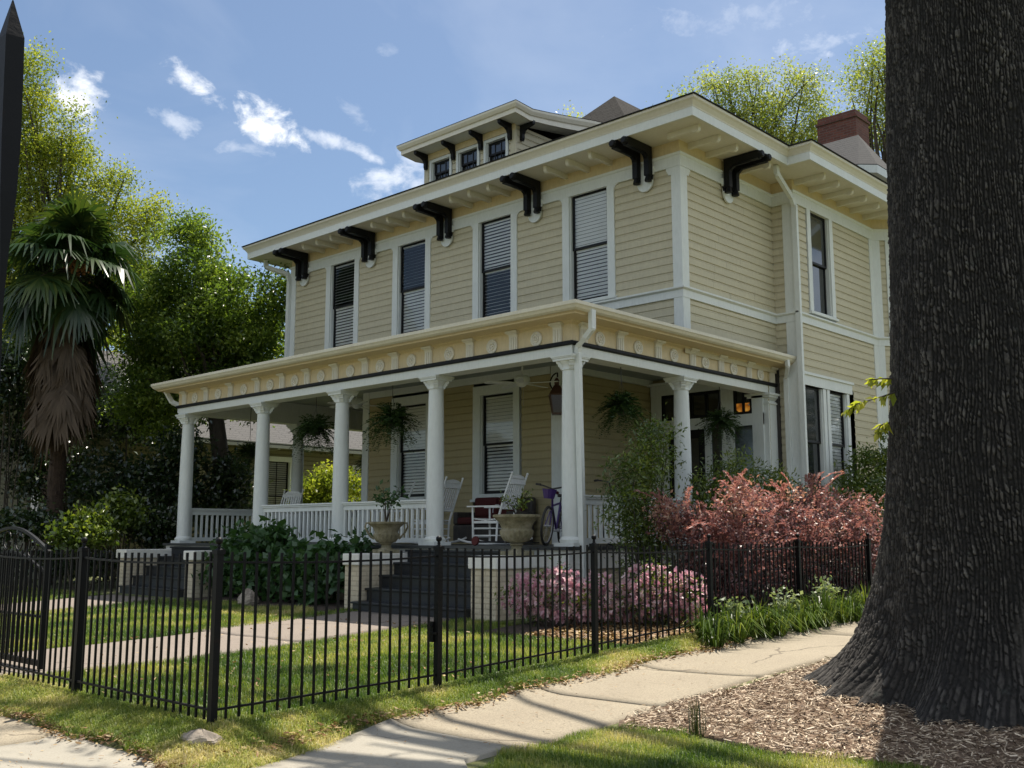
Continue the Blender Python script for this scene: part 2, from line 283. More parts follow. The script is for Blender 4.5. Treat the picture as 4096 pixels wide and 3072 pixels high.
# ------------------------------------------------------------------ mesh builder
def smooth01(t): t=np.clip(t,0,1); return t*t*(3-2*t)
class MB:
    def __init__(s): s.v=[]; s.f=[]; s.M=None
    def add(s,vs,fs):
        o=len(s.v)
        if s.M is not None: vs=[tuple(s.M@Vector(v)) for v in vs]
        s.v+=[tuple(v) for v in vs]; s.f+=[tuple(i+o for i in f) for f in fs]
    def box(s,x0,x1,y0,y1,z0,z1):
        if x0>x1:x0,x1=x1,x0
        if y0>y1:y0,y1=y1,y0
        if z0>z1:z0,z1=z1,z0
        s.add([(x0,y0,z0),(x1,y0,z0),(x1,y1,z0),(x0,y1,z0),(x0,y0,z1),(x1,y0,z1),(x1,y1,z1),(x0,y1,z1)],
              [(0,3,2,1),(4,5,6,7),(0,1,5,4),(1,2,6,5),(2,3,7,6),(3,0,4,7)])
    def bar(s,a,b,w,h=None,up=(0,0,1)):
        a=Vector(a);b=Vector(b);h=h or w; d=(b-a).normalized(); u=Vector(up)
        if abs(d.dot(u))>.98:u=Vector((1,0,0))
        x=d.cross(u).normalized()*w/2; y=x.cross(d).normalized()*h/2
        vs=[p+sx*x+sy*y for p in (a,b) for sx,sy in ((-1,-1),(1,-1),(1,1),(-1,1))]
        s.add(vs,[(0,1,2,3),(7,6,5,4),(0,4,5,1),(1,5,6,2),(2,6,7,3),(3,7,4,0)])
    def prism(s,poly,d,axis='y',at=0.):
        # poly in the plane across axis; extruded from at to at+d
        n=len(poly)
        def P(p,q):
            return (p[0],q,p[1]) if axis=='y' else (q,p[0],p[1]) if axis=='x' else (p[0],p[1],q)
        vs=[P(p,at) for p in poly]+[P(p,at+d) for p in poly]
        s.add(vs,[tuple(range(n)),tuple(range(2*n-1,n-1,-1))]+[(i,i+n,(i+1)%n+n,(i+1)%n) for i in range(n)])
    def lathe(s,prof,c=(0,0,0),seg=24,cap=True,sx=1,sy=1):
        vs=[];fs=[];m=len(prof)
        for r,z in prof:
            for k in range(seg):
                a=2*math.pi*k/seg; vs.append((c[0]+r*math.cos(a)*sx,c[1]+r*math.sin(a)*sy,c[2]+z))
        for i in range(m-1):
            for k in range(seg):
                a=i*seg+k;b=i*seg+(k+1)%seg; fs.append((a,b,b+seg,a+seg))
        if cap: fs.append(tuple(range(seg-1,-1,-1))); fs.append(tuple((m-1)*seg+k for k in range(seg)))
        s.add(vs,fs)
    def tube(s,pts,rad,seg=8,cap=True):
        pts=[Vector(p) for p in pts]; n=len(pts)
        rad=[rad]*n if isinstance(rad,(int,float)) else rad
        vs=[];fs=[];pu=None
        for i,p in enumerate(pts):
            d=(pts[min(i+1,n-1)]-pts[max(i-1,0)]).normalized()
            if pu is None: pu=Vector((0,0,1)) if abs(d.z)<.9 else Vector((1,0,0))
            x=d.cross(pu)
            if x.length<1e-4: x=d.orthogonal()
            x.normalize(); y=x.cross(d).normalized(); pu=y
            for k in range(seg):
                a=2*math.pi*k/seg; vs.append(p+(x*math.cos(a)+y*math.sin(a))*rad[i])
        for i in range(n-1):
            for k in range(seg):
                a=i*seg+k;b=i*seg+(k+1)%seg; fs.append((a,a+seg,b+seg,b))
        if cap: fs.append(tuple(range(seg))); fs.append(tuple((n-1)*seg+k for k in range(seg-1,-1,-1)))
        s.add(vs,fs)
    def sweep(s,prof,path,closed=False,outs=None):
        """prof: (out, up) points; path: xy corner points at height; mitred sweep. out is to the right of travel."""
        n=len(path);vs=[];fs=[];m=len(prof)
        for i,p in enumerate(path):
            p=Vector(p)
            def nrm(a,b):
                d=(Vector(b)-Vector(a)); return Vector((d.y,-d.x,0)).normalized()
            if closed: n1=nrm(path[i-1],path[i]);n2=nrm(path[i],path[(i+1)%n])
            else:
                n1=nrm(path[max(i-1,0)],path[max(i-1,0)+1]); n2=nrm(path[min(i,n-2)],path[min(i,n-2)+1])
            b=n1+n2; b=b/ max(.2,(b.dot(n1)))
            for o,u in prof: vs.append(p+b*o+Vector((0,0,u)))
        cnt=n if closed else n-1
        for i in range(cnt):
            j=(i+1)%n
            for k in range(m):
                k2=(k+1)%m; fs.append((i*m+k,j*m+k,j*m+k2,i*m+k2))
        if not closed: fs.append(tuple(range(m))); fs.append(tuple((n-1)*m+k for k in range(m-1,-1,-1)))
        s.add(vs,fs)
    def sphere(s,c,r,seg=14,rings=8,sz=1):
        prof=[(max(1e-4,r*math.sin(math.pi*i/rings)),-r*sz*math.cos(math.pi*i/rings)) for i in range(rings+1)]
        s.lathe(prof,c,seg)
    def build(s,name,mat,parent=None,smooth=False,bevel=0,off=None):
        me=bpy.data.meshes.new(name)
        o_=off if off is not None else (root_off(parent) if parent else (0,0,0))
        v=np.array(s.v,float)-np.array(o_)
        me.from_pydata(v.tolist(),[],s.f); me.validate(); me.update()
        me.materials.append(MAT[mat] if isinstance(mat,str) else mat)
        if smooth:
            me.polygons.foreach_set('use_smooth',[True]*len(me.polygons))
            try: me.set_sharp_from_angle(angle=R(40))
            except Exception: pass
        ob=bpy.data.objects.new(name,me); COL.objects.link(ob)
        if parent: ob.parent=parent
        if bevel:
            b=ob.modifiers.new('bevel','BEVEL'); b.width=bevel; b.segments=2; b.limit_method='ANGLE'; b.angle_limit=R(50)
        return ob
def root_off(p):
    o=Vector((0,0,0))
    while p is not None: o+=p.location; p=p.parent
    return o
def tag(o,label=None,cat=None,group=None,kind=None):
    if label:o['label']=label
    if cat:o['category']=cat
    if group:o['group']=group
    if kind:o['kind']=kind
    return o
def thing(name,loc,label,cat,group=None,rz=0):
    o=bpy.data.objects.new(name,None); COL.objects.link(o); o.location=loc; o.rotation_euler=(0,0,rz); o.empty_display_size=.2
    return tag(o,label,cat,group)
def copy_tree(o,parent=None):
    c=o.copy(); COL.objects.link(c)
    if parent is not None: c.parent=parent
    for ch in list(o.children): copy_tree(ch,c)
    return c
def np_mesh(name,V,Fq,mat,parent=None,r=None,off=(0,0,0)):
    """V (n,3), Fq (m,k) all k-gons; r per-vertex float attribute"""
    me=bpy.data.meshes.new(name); V=np.asarray(V,np.float32)-np.array(off,np.float32); Fq=np.asarray(Fq,np.int32); k=Fq.shape[1]
    me.vertices.add(len(V)); me.vertices.foreach_set('co',V.ravel()); me.loops.add(Fq.size); me.loops.foreach_set('vertex_index',Fq.ravel())
    me.polygons.add(len(Fq)); me.polygons.foreach_set('loop_start',np.arange(len(Fq),dtype=np.int32)*k)
    try: me.polygons.foreach_set('loop_total',np.full(len(Fq),k,np.int32))
    except Exception: pass
    if r is not None:
        a=me.attributes.new('r','FLOAT','POINT'); a.data.foreach_set('value',np.asarray(r,np.float32))
    me.update(calc_edges=True); me.validate()
    me.materials.append(MAT[mat]); ob=bpy.data.objects.new(name,me); COL.objects.link(ob)
    if parent: ob.parent=parent
    return ob
def unit(a): return a/np.maximum(1e-9,np.linalg.norm(a,axis=-1,keepdims=True))
def leaf_geo(P,size,aspect=.5,up=.3,dirs=None,rv=None,jit=.35,fold=.15):
    """diamond leaves at P; returns V,F,r"""
    n=len(P); d=RNG.normal(size=(n,3)) if dirs is None else dirs+RNG.normal(size=(n,3))*jit
    d[:,2]-=0.0; d=unit(d); nn=RNG.normal(size=(n,3)); nn[:,2]+=up*3; nn=unit(nn-(nn*d).sum(1,keepdims=True)*d); s=np.cross(d,nn)
    L=(size*(.6+.8*RNG.random(n)))[:,None]
    V=np.empty((n,4,3)); V[:,0]=P; V[:,1]=P+d*L*.45+s*L*aspect*.5+nn*L*fold; V[:,2]=P+d*L; V[:,3]=P+d*L*.45-s*L*aspect*.5+nn*L*fold
    F=np.arange(n*4).reshape(n,4); r=RNG.random(n) if rv is None else rv
    return V.reshape(-1,3),F,np.repeat(r,4)
def join_geo(gs):
    V=[];F=[];r=[];o=0
    for v,f,q in gs: V.append(v);F.append(f+o);r.append(q);o+=len(v)
    return np.concatenate(V),np.concatenate(F),np.concatenate(r)
# ------------------------------------------------------------------ terrain
def Fz(y): return np.interp(y,[-50,3.45,4.18,6.4,8.66,10.3,14,20,60],[0,0,.174,.215,.31,.396,.53,.75,1.1])
def Wz(y): return np.interp(y,[-50,3.45,6.4,8.7,11,14,20,60],[0,0,.10,.2,.31,.45,.7,1.1])
OAK=(-2.9,9.04)
def g(x,y):
    x=np.asarray(x,float);y=np.asarray(y,float)
    t=smooth01((x+6.88)/.75); z=Fz(y)*(1-t)+Wz(y)*t
    r=np.hypot(x+3.3,y-9.0); z=z+.13*np.exp(-(r/1.6)**2)
    road=smooth01((-.2-y)/.15)*.12+smooth01((x+.9)/.15)*0
    return z-road
def make_ground():
    xs=np.concatenate([np.linspace(-600,-45,12),np.arange(-40,-26,.6),np.arange(-26,-13,.2),np.arange(-13,0,.1),np.arange(0,12,.5),np.linspace(14,600,14)])
    ys=np.concatenate([np.linspace(-600,-14,12),np.arange(-12,-.5,.5),np.arange(-.5,2,.1),np.arange(2,13,.1),np.arange(13,30,.4),np.linspace(31,600,16)])
    X,Y=np.meshgrid(xs,ys); Z=g(X,Y)+.008*np.sin(X*3.1+1)*np.sin(Y*2.7)*(np.abs(X)<40)
    V=np.stack([X,Y,Z],-1).reshape(-1,3); nx,ny=len(xs),len(ys)
    i=np.arange(ny-1)[:,None]*nx+np.arange(nx-1)[None]; F=np.stack([i,i+1,i+nx+1,i+nx],-1).reshape(-1,4)
    o=np_mesh('ground',V,F,'turf_soil'); tag(o,'lawn ground and soil of the yard','ground',kind='structure'); o.data.polygons.foreach_set('use_smooth',[True]*len(F))
make_ground()
def sheet(name,x0,x1,y0,y1,mat,lift=.022,label=None,step=.15,edge=None,kind='structure',cat=None):
    nx=max(2,int((x1-x0)/step)+1);ny=max(2,int((y1-y0)/step)+1)
    xs=np.linspace(x0,x1,nx);ys=np.linspace(y0,y1,ny); X,Y=np.meshgrid(xs,ys)
    if edge is not None: X,Y=edge(X,Y)
    Z=g(X,Y)+lift; V=np.stack([X,Y,Z],-1).reshape(-1,3)
    i=np.arange(ny-1)[:,None]*nx+np.arange(nx-1)[None]; F=np.stack([i,i+1,i+nx+1,i+nx],-1).reshape(-1,4)
    ring=[k for k in range(nx)]+[k*nx+nx-1 for k in range(1,ny)]+[(ny-1)*nx+k for k in range(nx-2,-1,-1)]+[k*nx for k in range(ny-2,0,-1)]
    S=V[ring].copy(); S[:,2]-=lift+.06; o=len(V); m=len(ring); V=np.concatenate([V,S]); k=np.arange(m)
    F=np.concatenate([F,np.stack([o+k,o+(k+1)%m,np.array(ring)[(k+1)%m],np.array(ring)[k]],-1)])
    ob=np_mesh(name,V,F,mat); tag(ob,label,cat,kind=kind); return ob
def wob(a,s):
    return lambda X,Y:(X+a*np.sin(Y*s+1.3)*np.sin(Y*s*2.3),Y+a*np.sin(X*s+.4)*np.sin(X*s*1.9))
sheet('sidewalk',-6.44,-5.05,5.50,7.19,'old_concrete',.021,label='old weathered sidewalk slab nearest the corner slab',cat='sidewalk')
sheet('sidewalk',-6.43,-5.06,7.215,8.72,'old_concrete',.024,label='weathered sidewalk slab in front of the azaleas',cat='sidewalk')
sheet('sidewalk',-6.42,-5.05,8.745,11.9,'old_concrete',.024,label='sidewalk slab farther along the side street',cat='sidewalk')
sheet('sidewalk',-6.42,-5.05,11.92,40,'old_concrete',.022,label='far run of the side sidewalk',cat='sidewalk',step=.4)
def corner_edge(X,Y):
    t=np.clip((Y-4.2)/1.28,0,1); l=np.where(Y>3.6,-6.08-.34*t,-6.35); r=np.where(Y>5.0,-5.12,np.interp(Y,[1.6,3.6,4.6,5.0],[-3.6,-4.2,-4.7,-5.05]))
    f=(X+6.4)/(1.6); return l+(r-l)*f,Y
sheet('sidewalk',-6.4,-4.8,1.9,5.475,'new_concrete',.026,label='newer pale grey sidewalk slab at the corner',cat='sidewalk',edge=corner_edge)
sheet('sidewalk',-8.12,-6.37,1.95,3.62,'new_concrete',.026,label='pale smooth slab of the front sidewalk',cat='sidewalk')
sheet('sidewalk',-60,-8.14,1.95,3.62,'old_concrete',.022,label='pebbly older run of the front sidewalk',cat='sidewalk',step=.3)
sheet('path',-12.7,-10.55,3.64,7.55,'path_concrete',.02,label='concrete path leading from gate to main steps',cat='path',edge=wob(.04,2.))
sheet('path',-13.0,-10.7,7.565,10.2,'path_concrete',.022,label='path slab at the foot of the main steps',cat='path',edge=wob(.03,2.))
sheet('path',-20.3,-18.2,3.64,9.9,'path_concrete',.02,label='second concrete path to the left steps',cat='path',edge=wob(.04,2.))
sheet('road',-300,300,-9,-.35,'asphalt',.01,label='asphalt street in front',cat='road',step=4)
def mulch_edge(X,Y):
    f=(Y-6.45)/4.6; l=np.interp(Y,[6.4,6.8,7.6,8.4,10.9],[-4.85,-5.12,-5.1,-4.92,-4.95]); return l+(X+5.0)/(4.2)*(-1.0-l),Y+.08*np.sin(X*4)
sheet('mulch_bed',-5.0,-.8,6.5,11.0,'mulch',.02,label='bed of wood chip mulch around the oak',cat='mulch',edge=mulch_edge,kind='stuff',step=.1)
# ================================================================== THE HOUSE
YW=14.46; XE=-9.554; XWL=-20.91; XC=-15.232; FL=1.40; WX=-9.106; WY=17.612; BAY=21.13
house=thing('house',(XC,YW,.4),'two storey cream clapboard house with white columned wraparound porch and black eave brackets','house')
hp=lambda mb,n,m,parent=house,**k: mb.build(n,m,parent,**k)
EXPO=.145
def frame_mat(p0,p1):
    """local X along wall, Y outward (right of travel), Z up"""
    d=(Vector(p1)-Vector(p0)); L=d.length; d.normalize(); n=Vector((d.y,-d.x,0))
    return Matrix(((d.x,n.x,0,p0[0]),(d.y,n.y,0,p0[1]),(0,0,1,0),(0,0,0,1))),L
def siding(mb,p0,p1,z0,z1,openings=()):
    M,L=frame_mat(p0,p1); mb.M=M; z=z0
    while z<z1-.005:
        zt=min(z+EXPO,z1); iv=[(0,L)]
        for a,b,c,d in openings:
            if zt>c+.01 and z<d-.01:
                nv=[]
                for s,e in iv:
                    if b<=s or a>=e: nv.append((s,e)); continue
                    if a>s: nv.append((s,a))
                    if b<e: nv.append((b,e))
                iv=nv
        h=zt-z
        jv=[]
        for s,e in iv:
            while e-s>2.2:
                j=s+random.uniform(.9,2.1); jv.append((s,j-.0015)); s=j+.0015
            jv.append((s,e))
        for s,e in jv:
            pr=[(.004,z),(.022,z),(.022,z+h*.73),(.009,z+h*.735),(.009,z+h*.765),(.018,z+h*.77),(.004,z+h)]
            vs=[];fs=[]
            for x in (s,e): vs+=[(x,o,zz) for o,zz in pr]
            m=len(pr)
            for k in range(m-1): fs.append((k,k+m,k+m+1,k+1))
            mb.add(vs,fs)
        z=zt
    mb.M=None
def blinds(mb,w,z0,z1,depth,gap=.066,tilt=25):
    n=max(1,int((z1-z0)/gap)); gap=(z1-z0)/n
    for i in range(n):
        z=z0+gap*(i+.5); a=R(tilt); c,s=math.cos(a)*.034,math.sin(a)*.034
        mb.add([(-w/2,depth+s,z-c),(w/2,depth+s,z-c),(w/2,depth-s,z+c),(-w/2,depth-s,z+c),(-w/2,depth+s-.004,z-c),(w/2,depth+s-.004,z-c),(w/2,depth-s-.004,z+c),(-w/2,depth-s-.004,z+c)],[(0,1,2,3),(7,6,5,4)])
    mb.box(-w/2,w/2,depth-.02,depth+.02,z1-.05,z1)
def window(p0,p1,u,w,z0,z1,parent=house,casing=(.15,.15,.16,.06),tilt=55,ears=True,blind=True,muntins=None,low_tilt=None,head=False,mid=.5):
    """double hung window: opening centre u along p0->p1"""
    M,L=frame_mat(p0,p1); M=M@Matrix.Translation((u,0,0))
    cl,cr,ct,cb=casing; mb=MB(); mb.M=M; o=.045
    mb.box(-w/2-cl,-w/2,-.10,o,z0-cb,z1+ct); mb.box(w/2,w/2+cr,-.10,o,z0-cb,z1+ct)
    mb.box(-w/2,w/2,-.10,o-.002,z1,z1+ct)
    mb.box(-w/2-cl-.03,w/2+cr+.03,-.08,.085,z0-cb-.05,z0-cb+.0)
    if cb>.0: mb.box(-w/2,w/2,-.10,.06,z0-cb,z0)
    # inner stop
    for s in (-1,1): mb.box(s*w/2,s*(w/2-.022),-.09,.012,z0,z1)
    if head: mb.box(-w/2-cl-.05,w/2+cr+.05,-.02,.09,z1+ct,z1+ct+.05)
    f=mb.build('window',"trim_paint",parent,bevel=.004)
    if ears:
        e=MB(); e.M=M
        for s in (-1,1):
            x=s*(w/2+(cl if s<0 else cr)); zt=z1+ct
            arc=[(x,zt),(x,zt-.14)]+[(x+s*.10*(1-math.cos(a)),zt-.14+.12*math.sin(a)) for a in np.linspace(.2,math.pi/2,5)]+[(x+s*.10,zt)]
            e.prism(arc if s<0 else arc[::-1],.04,'y',0)
        e.build('casing_ear','trim_paint',f)
    zm=z0+(z1-z0)*mid; b=.042; s=MB(); s.M=M; W=w/2-.022
    for (a,c,d) in ((zm-.02,z1,-.035),(z0,zm+.02,-.07)):
        s.box(-W,-W+b,d-.03,d,a,c); s.box(W-b,W,d-.03,d,a,c); s.box(-W+b,W-b,d-.03,d,c-b*.9,c); s.box(-W+b,W-b,d-.03,d,a,a+(b*1.6 if a==z0 else b))
    if muntins:
        nx,nz=muntins
        for i in range(1,nx): x=-W+2*W*i/nx; s.box(x-.01,x+.01,-.06,-.04,z0,z1)
        for i in range(1,nz): z=z0+(z1-z0)*i/nz; s.box(-W,W,-.061,-.041,z-.01,z+.01)
    s.build('sash','sash_paint',f)
    q=MB(); q.M=M
    q.add([(-W,-.05,zm),(W,-.05,zm),(W,-.05,z1),(-W,-.05,z1)],[(0,1,2,3)]); q.add([(-W,-.085,z0),(W,-.085,z0),(W,-.085,zm),(-W,-.085,zm)],[(0,1,2,3)])
    q.build('pane','glass' if blind else 'dark_glass',f)
    if blind:
        c=MB(); c.M=M; blinds(c,2*W-.03,z0+.05,zm,-.112,tilt=low_tilt if low_tilt is not None else tilt); blinds(c,2*W-.03,zm,z1-.01,-.085,tilt=tilt)
        c.build('blind','blind',f)
        rb=MB(); rb.M=M; x0,x1,y0,y1,zz0,zz1=-w/2-.1,w/2+.1,-1.0,-.095,z0-.1,z1+.1
        rb.add([(x0,y0,zz0),(x1,y0,zz0),(x1,y0,zz1),(x0,y0,zz1),(x0,y1,zz0),(x1,y1,zz0),(x1,y1,zz1),(x0,y1,zz1)],[(0,1,2,3),(0,4,5,1),(3,2,6,7),(0,3,7,4),(1,5,6,2)])
        rb.build('dark_room','room',f)
    return f
# --- outline of the upper storey, travelling so that outward is on the right hand
U=[(XWL,27.6,0),(XWL,YW,0),(XE,YW,0),(XE,WY,0),(WX,WY,0),(WX,BAY,0),(WX+1.0,BAY+1.0,0),(WX+1.0,27.6,0)]
UW=[XC-3.668,XC-1.266+.02,XC+1.266,XC+3.668]     # upper window centres
SILL,HEAD=5.828,7.889; FRB,FRT,SOF=7.88,8.12,8.344; BELT0,BELT1=5.56,5.745
wins=[(x-XWL,.90) for x in UW]
# outward is to the right of travel: front wall must run from left (-x) to right (+x): outward = (d.y,-d.x)= (0,-1)  ok
fo=[(u-w/2-.15,u+w/2+.15,SILL-.06,HEAD+.2) for u,w in wins]
SW=[(16.70*1.0,0)]
sideU=[((18.66-WY)-.40,(18.66-WY)+.40)]
mb=MB(); siding(mb,U[1],U[2],4.70,BELT0,[(a,b,0,BELT0+1) for a,b,_,_ in fo]); siding(mb,U[1],U[2],BELT1,FRB,fo); hp(mb,'wall','siding_paint')
WSU=18.66-WY
mb=MB(); 
for z0,z1 in ((4.6,BELT0),(BELT1,FRB)): siding(mb,U[2],U[3],z0,z1)
hp(mb,'wall','siding_paint')
mb=MB()
for z0,z1 in ((FL-.9,BELT0),(BELT1,FRB)): siding(mb,U[3],U[4],z0,z1)
hp(mb,'wall','siding_paint')
mb=MB(); WSL=[17.62+.50-WY+.02,18.97-WY]
lowop=[(.06,2.25,1.9,4.46)]
siding(mb,U[4],U[5],.55,BELT0,lowop); siding(mb,U[4],U[5],BELT1,FRB,[(WSU-.56,WSU+.56,SILL-.06,HEAD+.1)]); hp(mb,'wall','siding_paint')
for a,b in ((U[5],U[6]),(U[6],U[7]),(U[0],U[1])):
    op=[(.36,1.26,SILL-.06,HEAD+.1),(.36,1.26,1.8,4.2)] if a==U[5] else []
    mb=MB()
    if a==U[0]: siding(mb,a,(XWL,17.6,0),.55,BELT0); siding(mb,(XWL,17.6,0),b,4.7,BELT0)
    else: siding(mb,a,b,.55,BELT0,op)
    siding(mb,a,b,BELT1,FRB,op); hp(mb,'wall','siding_paint')
mb=MB(); mb.add([(XWL,27.6,.5),(WX+1,27.6,.5),(WX+1,27.6,8.4),(XWL,27.6,8.4)],[(0,1,2,3)])
hp(mb,'wall','siding_paint')
# floor above the porch room recess keeps light out
mb=MB(); mb.box(XWL+.05,XE-.05,YW+.05,27.5,8.28,8.33); hp(mb,'attic_floor','room'); mb=MB(); mb.box(XWL+.03,XE-.03,YW+.03,27.5,4.74,4.80); hp(mb,'upper_floor','room')
# --- corner boards, frieze board, belt course, yellow band
cb=.155
def board(boxes=(),walls=()):
    mb=MB()
    for q in boxes: mb.box(*q)
    for p0,p1,u0,u1,z0,z1,o in walls:
        M,L=frame_mat(p0,p1); mb.M=M; mb.box(u0 if u0>=0 else L+u0,u1 if u1>0 else L+u1,-.02,o,z0,z1); mb.M=None
    return hp(mb,'corner_board','trim_paint',bevel=.004)
for (z0,z1) in ((4.7,BELT0),(BELT1,FRB)):
    board([(XE-cb,XE+.04,YW-.04,YW+.02,z0,z1),(XE-.02,XE+.038,YW+.02,YW+.17,z0,z1)])
    board([(XWL-.04,XWL+.16,YW-.04,YW+.02,z0,z1),(XWL-.038,XWL+.02,YW+.02,YW+.17,z0,z1)])
for (z0,z1) in ((.6,BELT0),(BELT1,FRB)):
    board([(WX-.20,WX+.04,WY-.04,WY+.02,z0,z1),(WX-.02,WX+.038,WY+.02,WY+.12,z0,z1)])
    board((),[(U[4],U[5],-.19,-.001,z0,z1,.04),(U[5],U[6],.0,.17,z0,z1,.038)])
    board((),[(U[5],U[6],-.16,-.001,z0,z1,.04),(U[6],U[7],0.001,.17,z0,z1,.038)])
mb.sweep([(-.01,FRB),(.048,FRB),(.048,FRT-.05),(.065,FRT-.035),(.075,FRT),(-.01,FRT)],U[0:8]); hp(mb,'frieze_board','trim_paint')
mb=MB(); mb.sweep([(-.02,FRT+.001),(.03,FRT+.001),(.03,SOF),(-.02,SOF)],U[0:8]); hp(mb,'eave_band','frieze_paint')
mb=MB(); mb.sweep([(-.01,BELT0),(.045,BELT0),(.045,BELT1-.055),(.058,BELT1-.05),(.088,BELT1-.03),(.088,BELT1),(-.01,BELT1+.02)],U[0:8]); hp(mb,'belt_course','trim_paint')
# --- eave: soffit, fascia, roof
OH=.814
E=[(XWL-OH,28.4),(XWL-OH,YW-OH),(XE+OH,YW-OH),(XE+OH,WY-OH),(WX+OH,WY-OH),(WX+OH,BAY-.35),(WX+1+OH,BAY+.65),(WX+1+OH,28.4)]
mb=MB(); z=SOF; inn=[(XWL,28.4),(XWL,YW),(XE,YW),(XE,WY),(WX,WY),(WX,BAY),(WX+1,BAY+1),(WX+1,28.4)]
vs=[(x,y,z) for x,y in E]+[(x,y,z) for x,y in inn]; n=len(E); mb.add(vs,[(i,i+n,i+n+1,i+1) for i in range(n-1)])
mb.add([(x,y,z+.03) for x,y in E]+[(x,y,z+.03) for x,y in inn],[(i,i+1,i+n+1,i+n) for i in range(n-1)])
hp(mb,'soffit','warm_trim_paint')
Ep=[(x,y,0) for x,y in E]
mb=MB(); mb.sweep([(-.03,8.325),(0,8.325),(0,8.475),(-.03,8.475)],Ep); hp(mb,'fascia','trim_paint')
mb=MB(); mb.sweep([(-.03,8.476),(.004,8.476),(.012,8.50),(.03,8.525),(.055,8.56),(.085,8.585),(.092,8.60),(.092,8.632),(-.03,8.632)],Ep); hp(mb,'crown_moulding','warm_trim_paint')
mb=MB(); S=.60; ez=8.655
x0,x1,y0,y1=XWL-OH-.11,XE+OH+.11,YW-OH-.11,28.4; hw=(x1-x0)/2; xm=(x0+x1)/2; pk=ez+.0+4.07; yr=y0+hw
fl=.9 # flare width
dk=4.3
def rz(d): return ez+.38*d if d<fl else (ez+.38*fl+.41*(d-fl) if d<dk else ez+.38*fl+.41*(dk-fl)+(pk-ez-.38*fl-.41*(dk-fl))*(d-dk)/(hw-dk))
ring=lambda d:[(x0+d,y1,rz(d)),(x0+d,y0+d,rz(d)),(x1-d,y0+d,rz(d)),(x1-d,y1,rz(d))]
rs=[ring(0),ring(fl),ring(2.5),ring(dk),ring(dk+.8),ring(hw-.001)]; vs=sum(rs,[]); fs=[]
for i in range(len(rs)-1):
    for k in range(3): fs.append((4*i+k,4*i+k+1,4*i+k+5,4*i+k+4))
mb.add(vs,fs); lo=ring(0); mb.add([(x,y,z-.025) for x,y,z in lo]+lo,[(k,k+1,k+5,k+4) for k in range(3)])
# right wing roof
wx1=WX+OH+.11; wy0=WY-OH-.11
def wz(d): return rz(d)+.002
pr=[(wx1,wy0,ez),(wx1,BAY-.35,ez),(WX+1+OH+.11,BAY+.65,ez),(WX+1+OH+.11,28.4,ez)]
T=[(wx1-3.2,wy0+3.2,wz(3.2)),(wx1-3.2,BAY-.35+3.2,wz(3.2)),(wx1-3.2,BAY+4,wz(3.2)+.3),(wx1-3.2,28.4,wz(3.2)+.3)]
Mi=[(wx1-fl,wy0+fl,wz(fl)),(wx1-fl,BAY-.1,wz(fl)),(WX+1+OH+.11-fl,BAY+1,wz(fl)),(WX+1+OH+.11-fl,28.4,wz(fl))]
mb.add(pr+Mi+T,[(0,1,5,4),(1,2,6,5),(2,3,7,6),(4,5,9,8),(5,6,10,9),(6,7,11,10)])
mb.add([(wx1-3.2,wy0,ez),(wx1,wy0,ez),(wx1-fl,wy0+fl,wz(fl)),(wx1-3.2,wy0+fl,wz(fl)),(wx1-3.2,wy0+3.2,wz(3.2))],[(0,1,2,3),(3,2,4)])
mb.add([(a,b,c-.025) for a,b,c in pr]+pr,[(0,1,5,4),(1,2,6,5),(2,3,7,6)]); mb.add([(x1,wy0,ez),(wx1,wy0,ez),(wx1,wy0,ez-.025),(x1,wy0,ez-.025)],[(0,1,2,3)])
roof=hp(mb,'roof','shingle')
# --- chimney
ch=MB(); ch.box(-13.18,-12.0,27.25,28.1,10,13.45); ch.box(-13.22,-11.96,27.21,28.14,13.45,13.52); ch.box(-13.17,-12.01,27.26,28.09,13.52,13.68); ch.build('chimney','red_brick',roof)
# --- side dormer with hipped roof near the chimney
d=MB(); X1,Y0,Z0=-10.38,24.38,10.92; e=.10
d.add([(-13.6,Y0,Z0),(X1-.35,Y0,Z0),(X1,Y0+.35,Z0),(X1,Y0+1.65,Z0),(X1-.35,Y0+2,Z0),(-13.6,Y0+2,Z0),(-13.6,Y0+1.0,Z0+1.18),(X1-.75,Y0+1.0,Z0+1.18)],[(0,1,7,6),(1,2,7),(2,3,7),(3,4,7),(4,5,6,7)])
d.build('side_dormer_roof','pale_shingle',roof)
d=MB(); d.sweep([(-.3,Z0-.22),(-.02,Z0-.22),(0,Z0-.02),(-.3,Z0-.02)],[(-13.6,Y0,0),(X1-.35,Y0,0),(X1,Y0+.35,0),(X1,Y0+1.65,0),(X1-.35,Y0+2,0),(-13.6,Y0+2,0)]); d.box(-13.5,X1-.4,Y0+.3,Y0+1.7,Z0-.19,Z0-.17); d.build('side_dormer_eave','trim_paint',roof)
d=MB(); siding(d,(-13.6,Y0+.32,0),(X1-.32,Y0+.32,0),9.2,Z0-.18); siding(d,(X1-.32,Y0+.32,0),(X1-.32,Y0+1.7,0),9.2,Z0-.18); d.build('side_dormer_wall','siding_paint',roof)
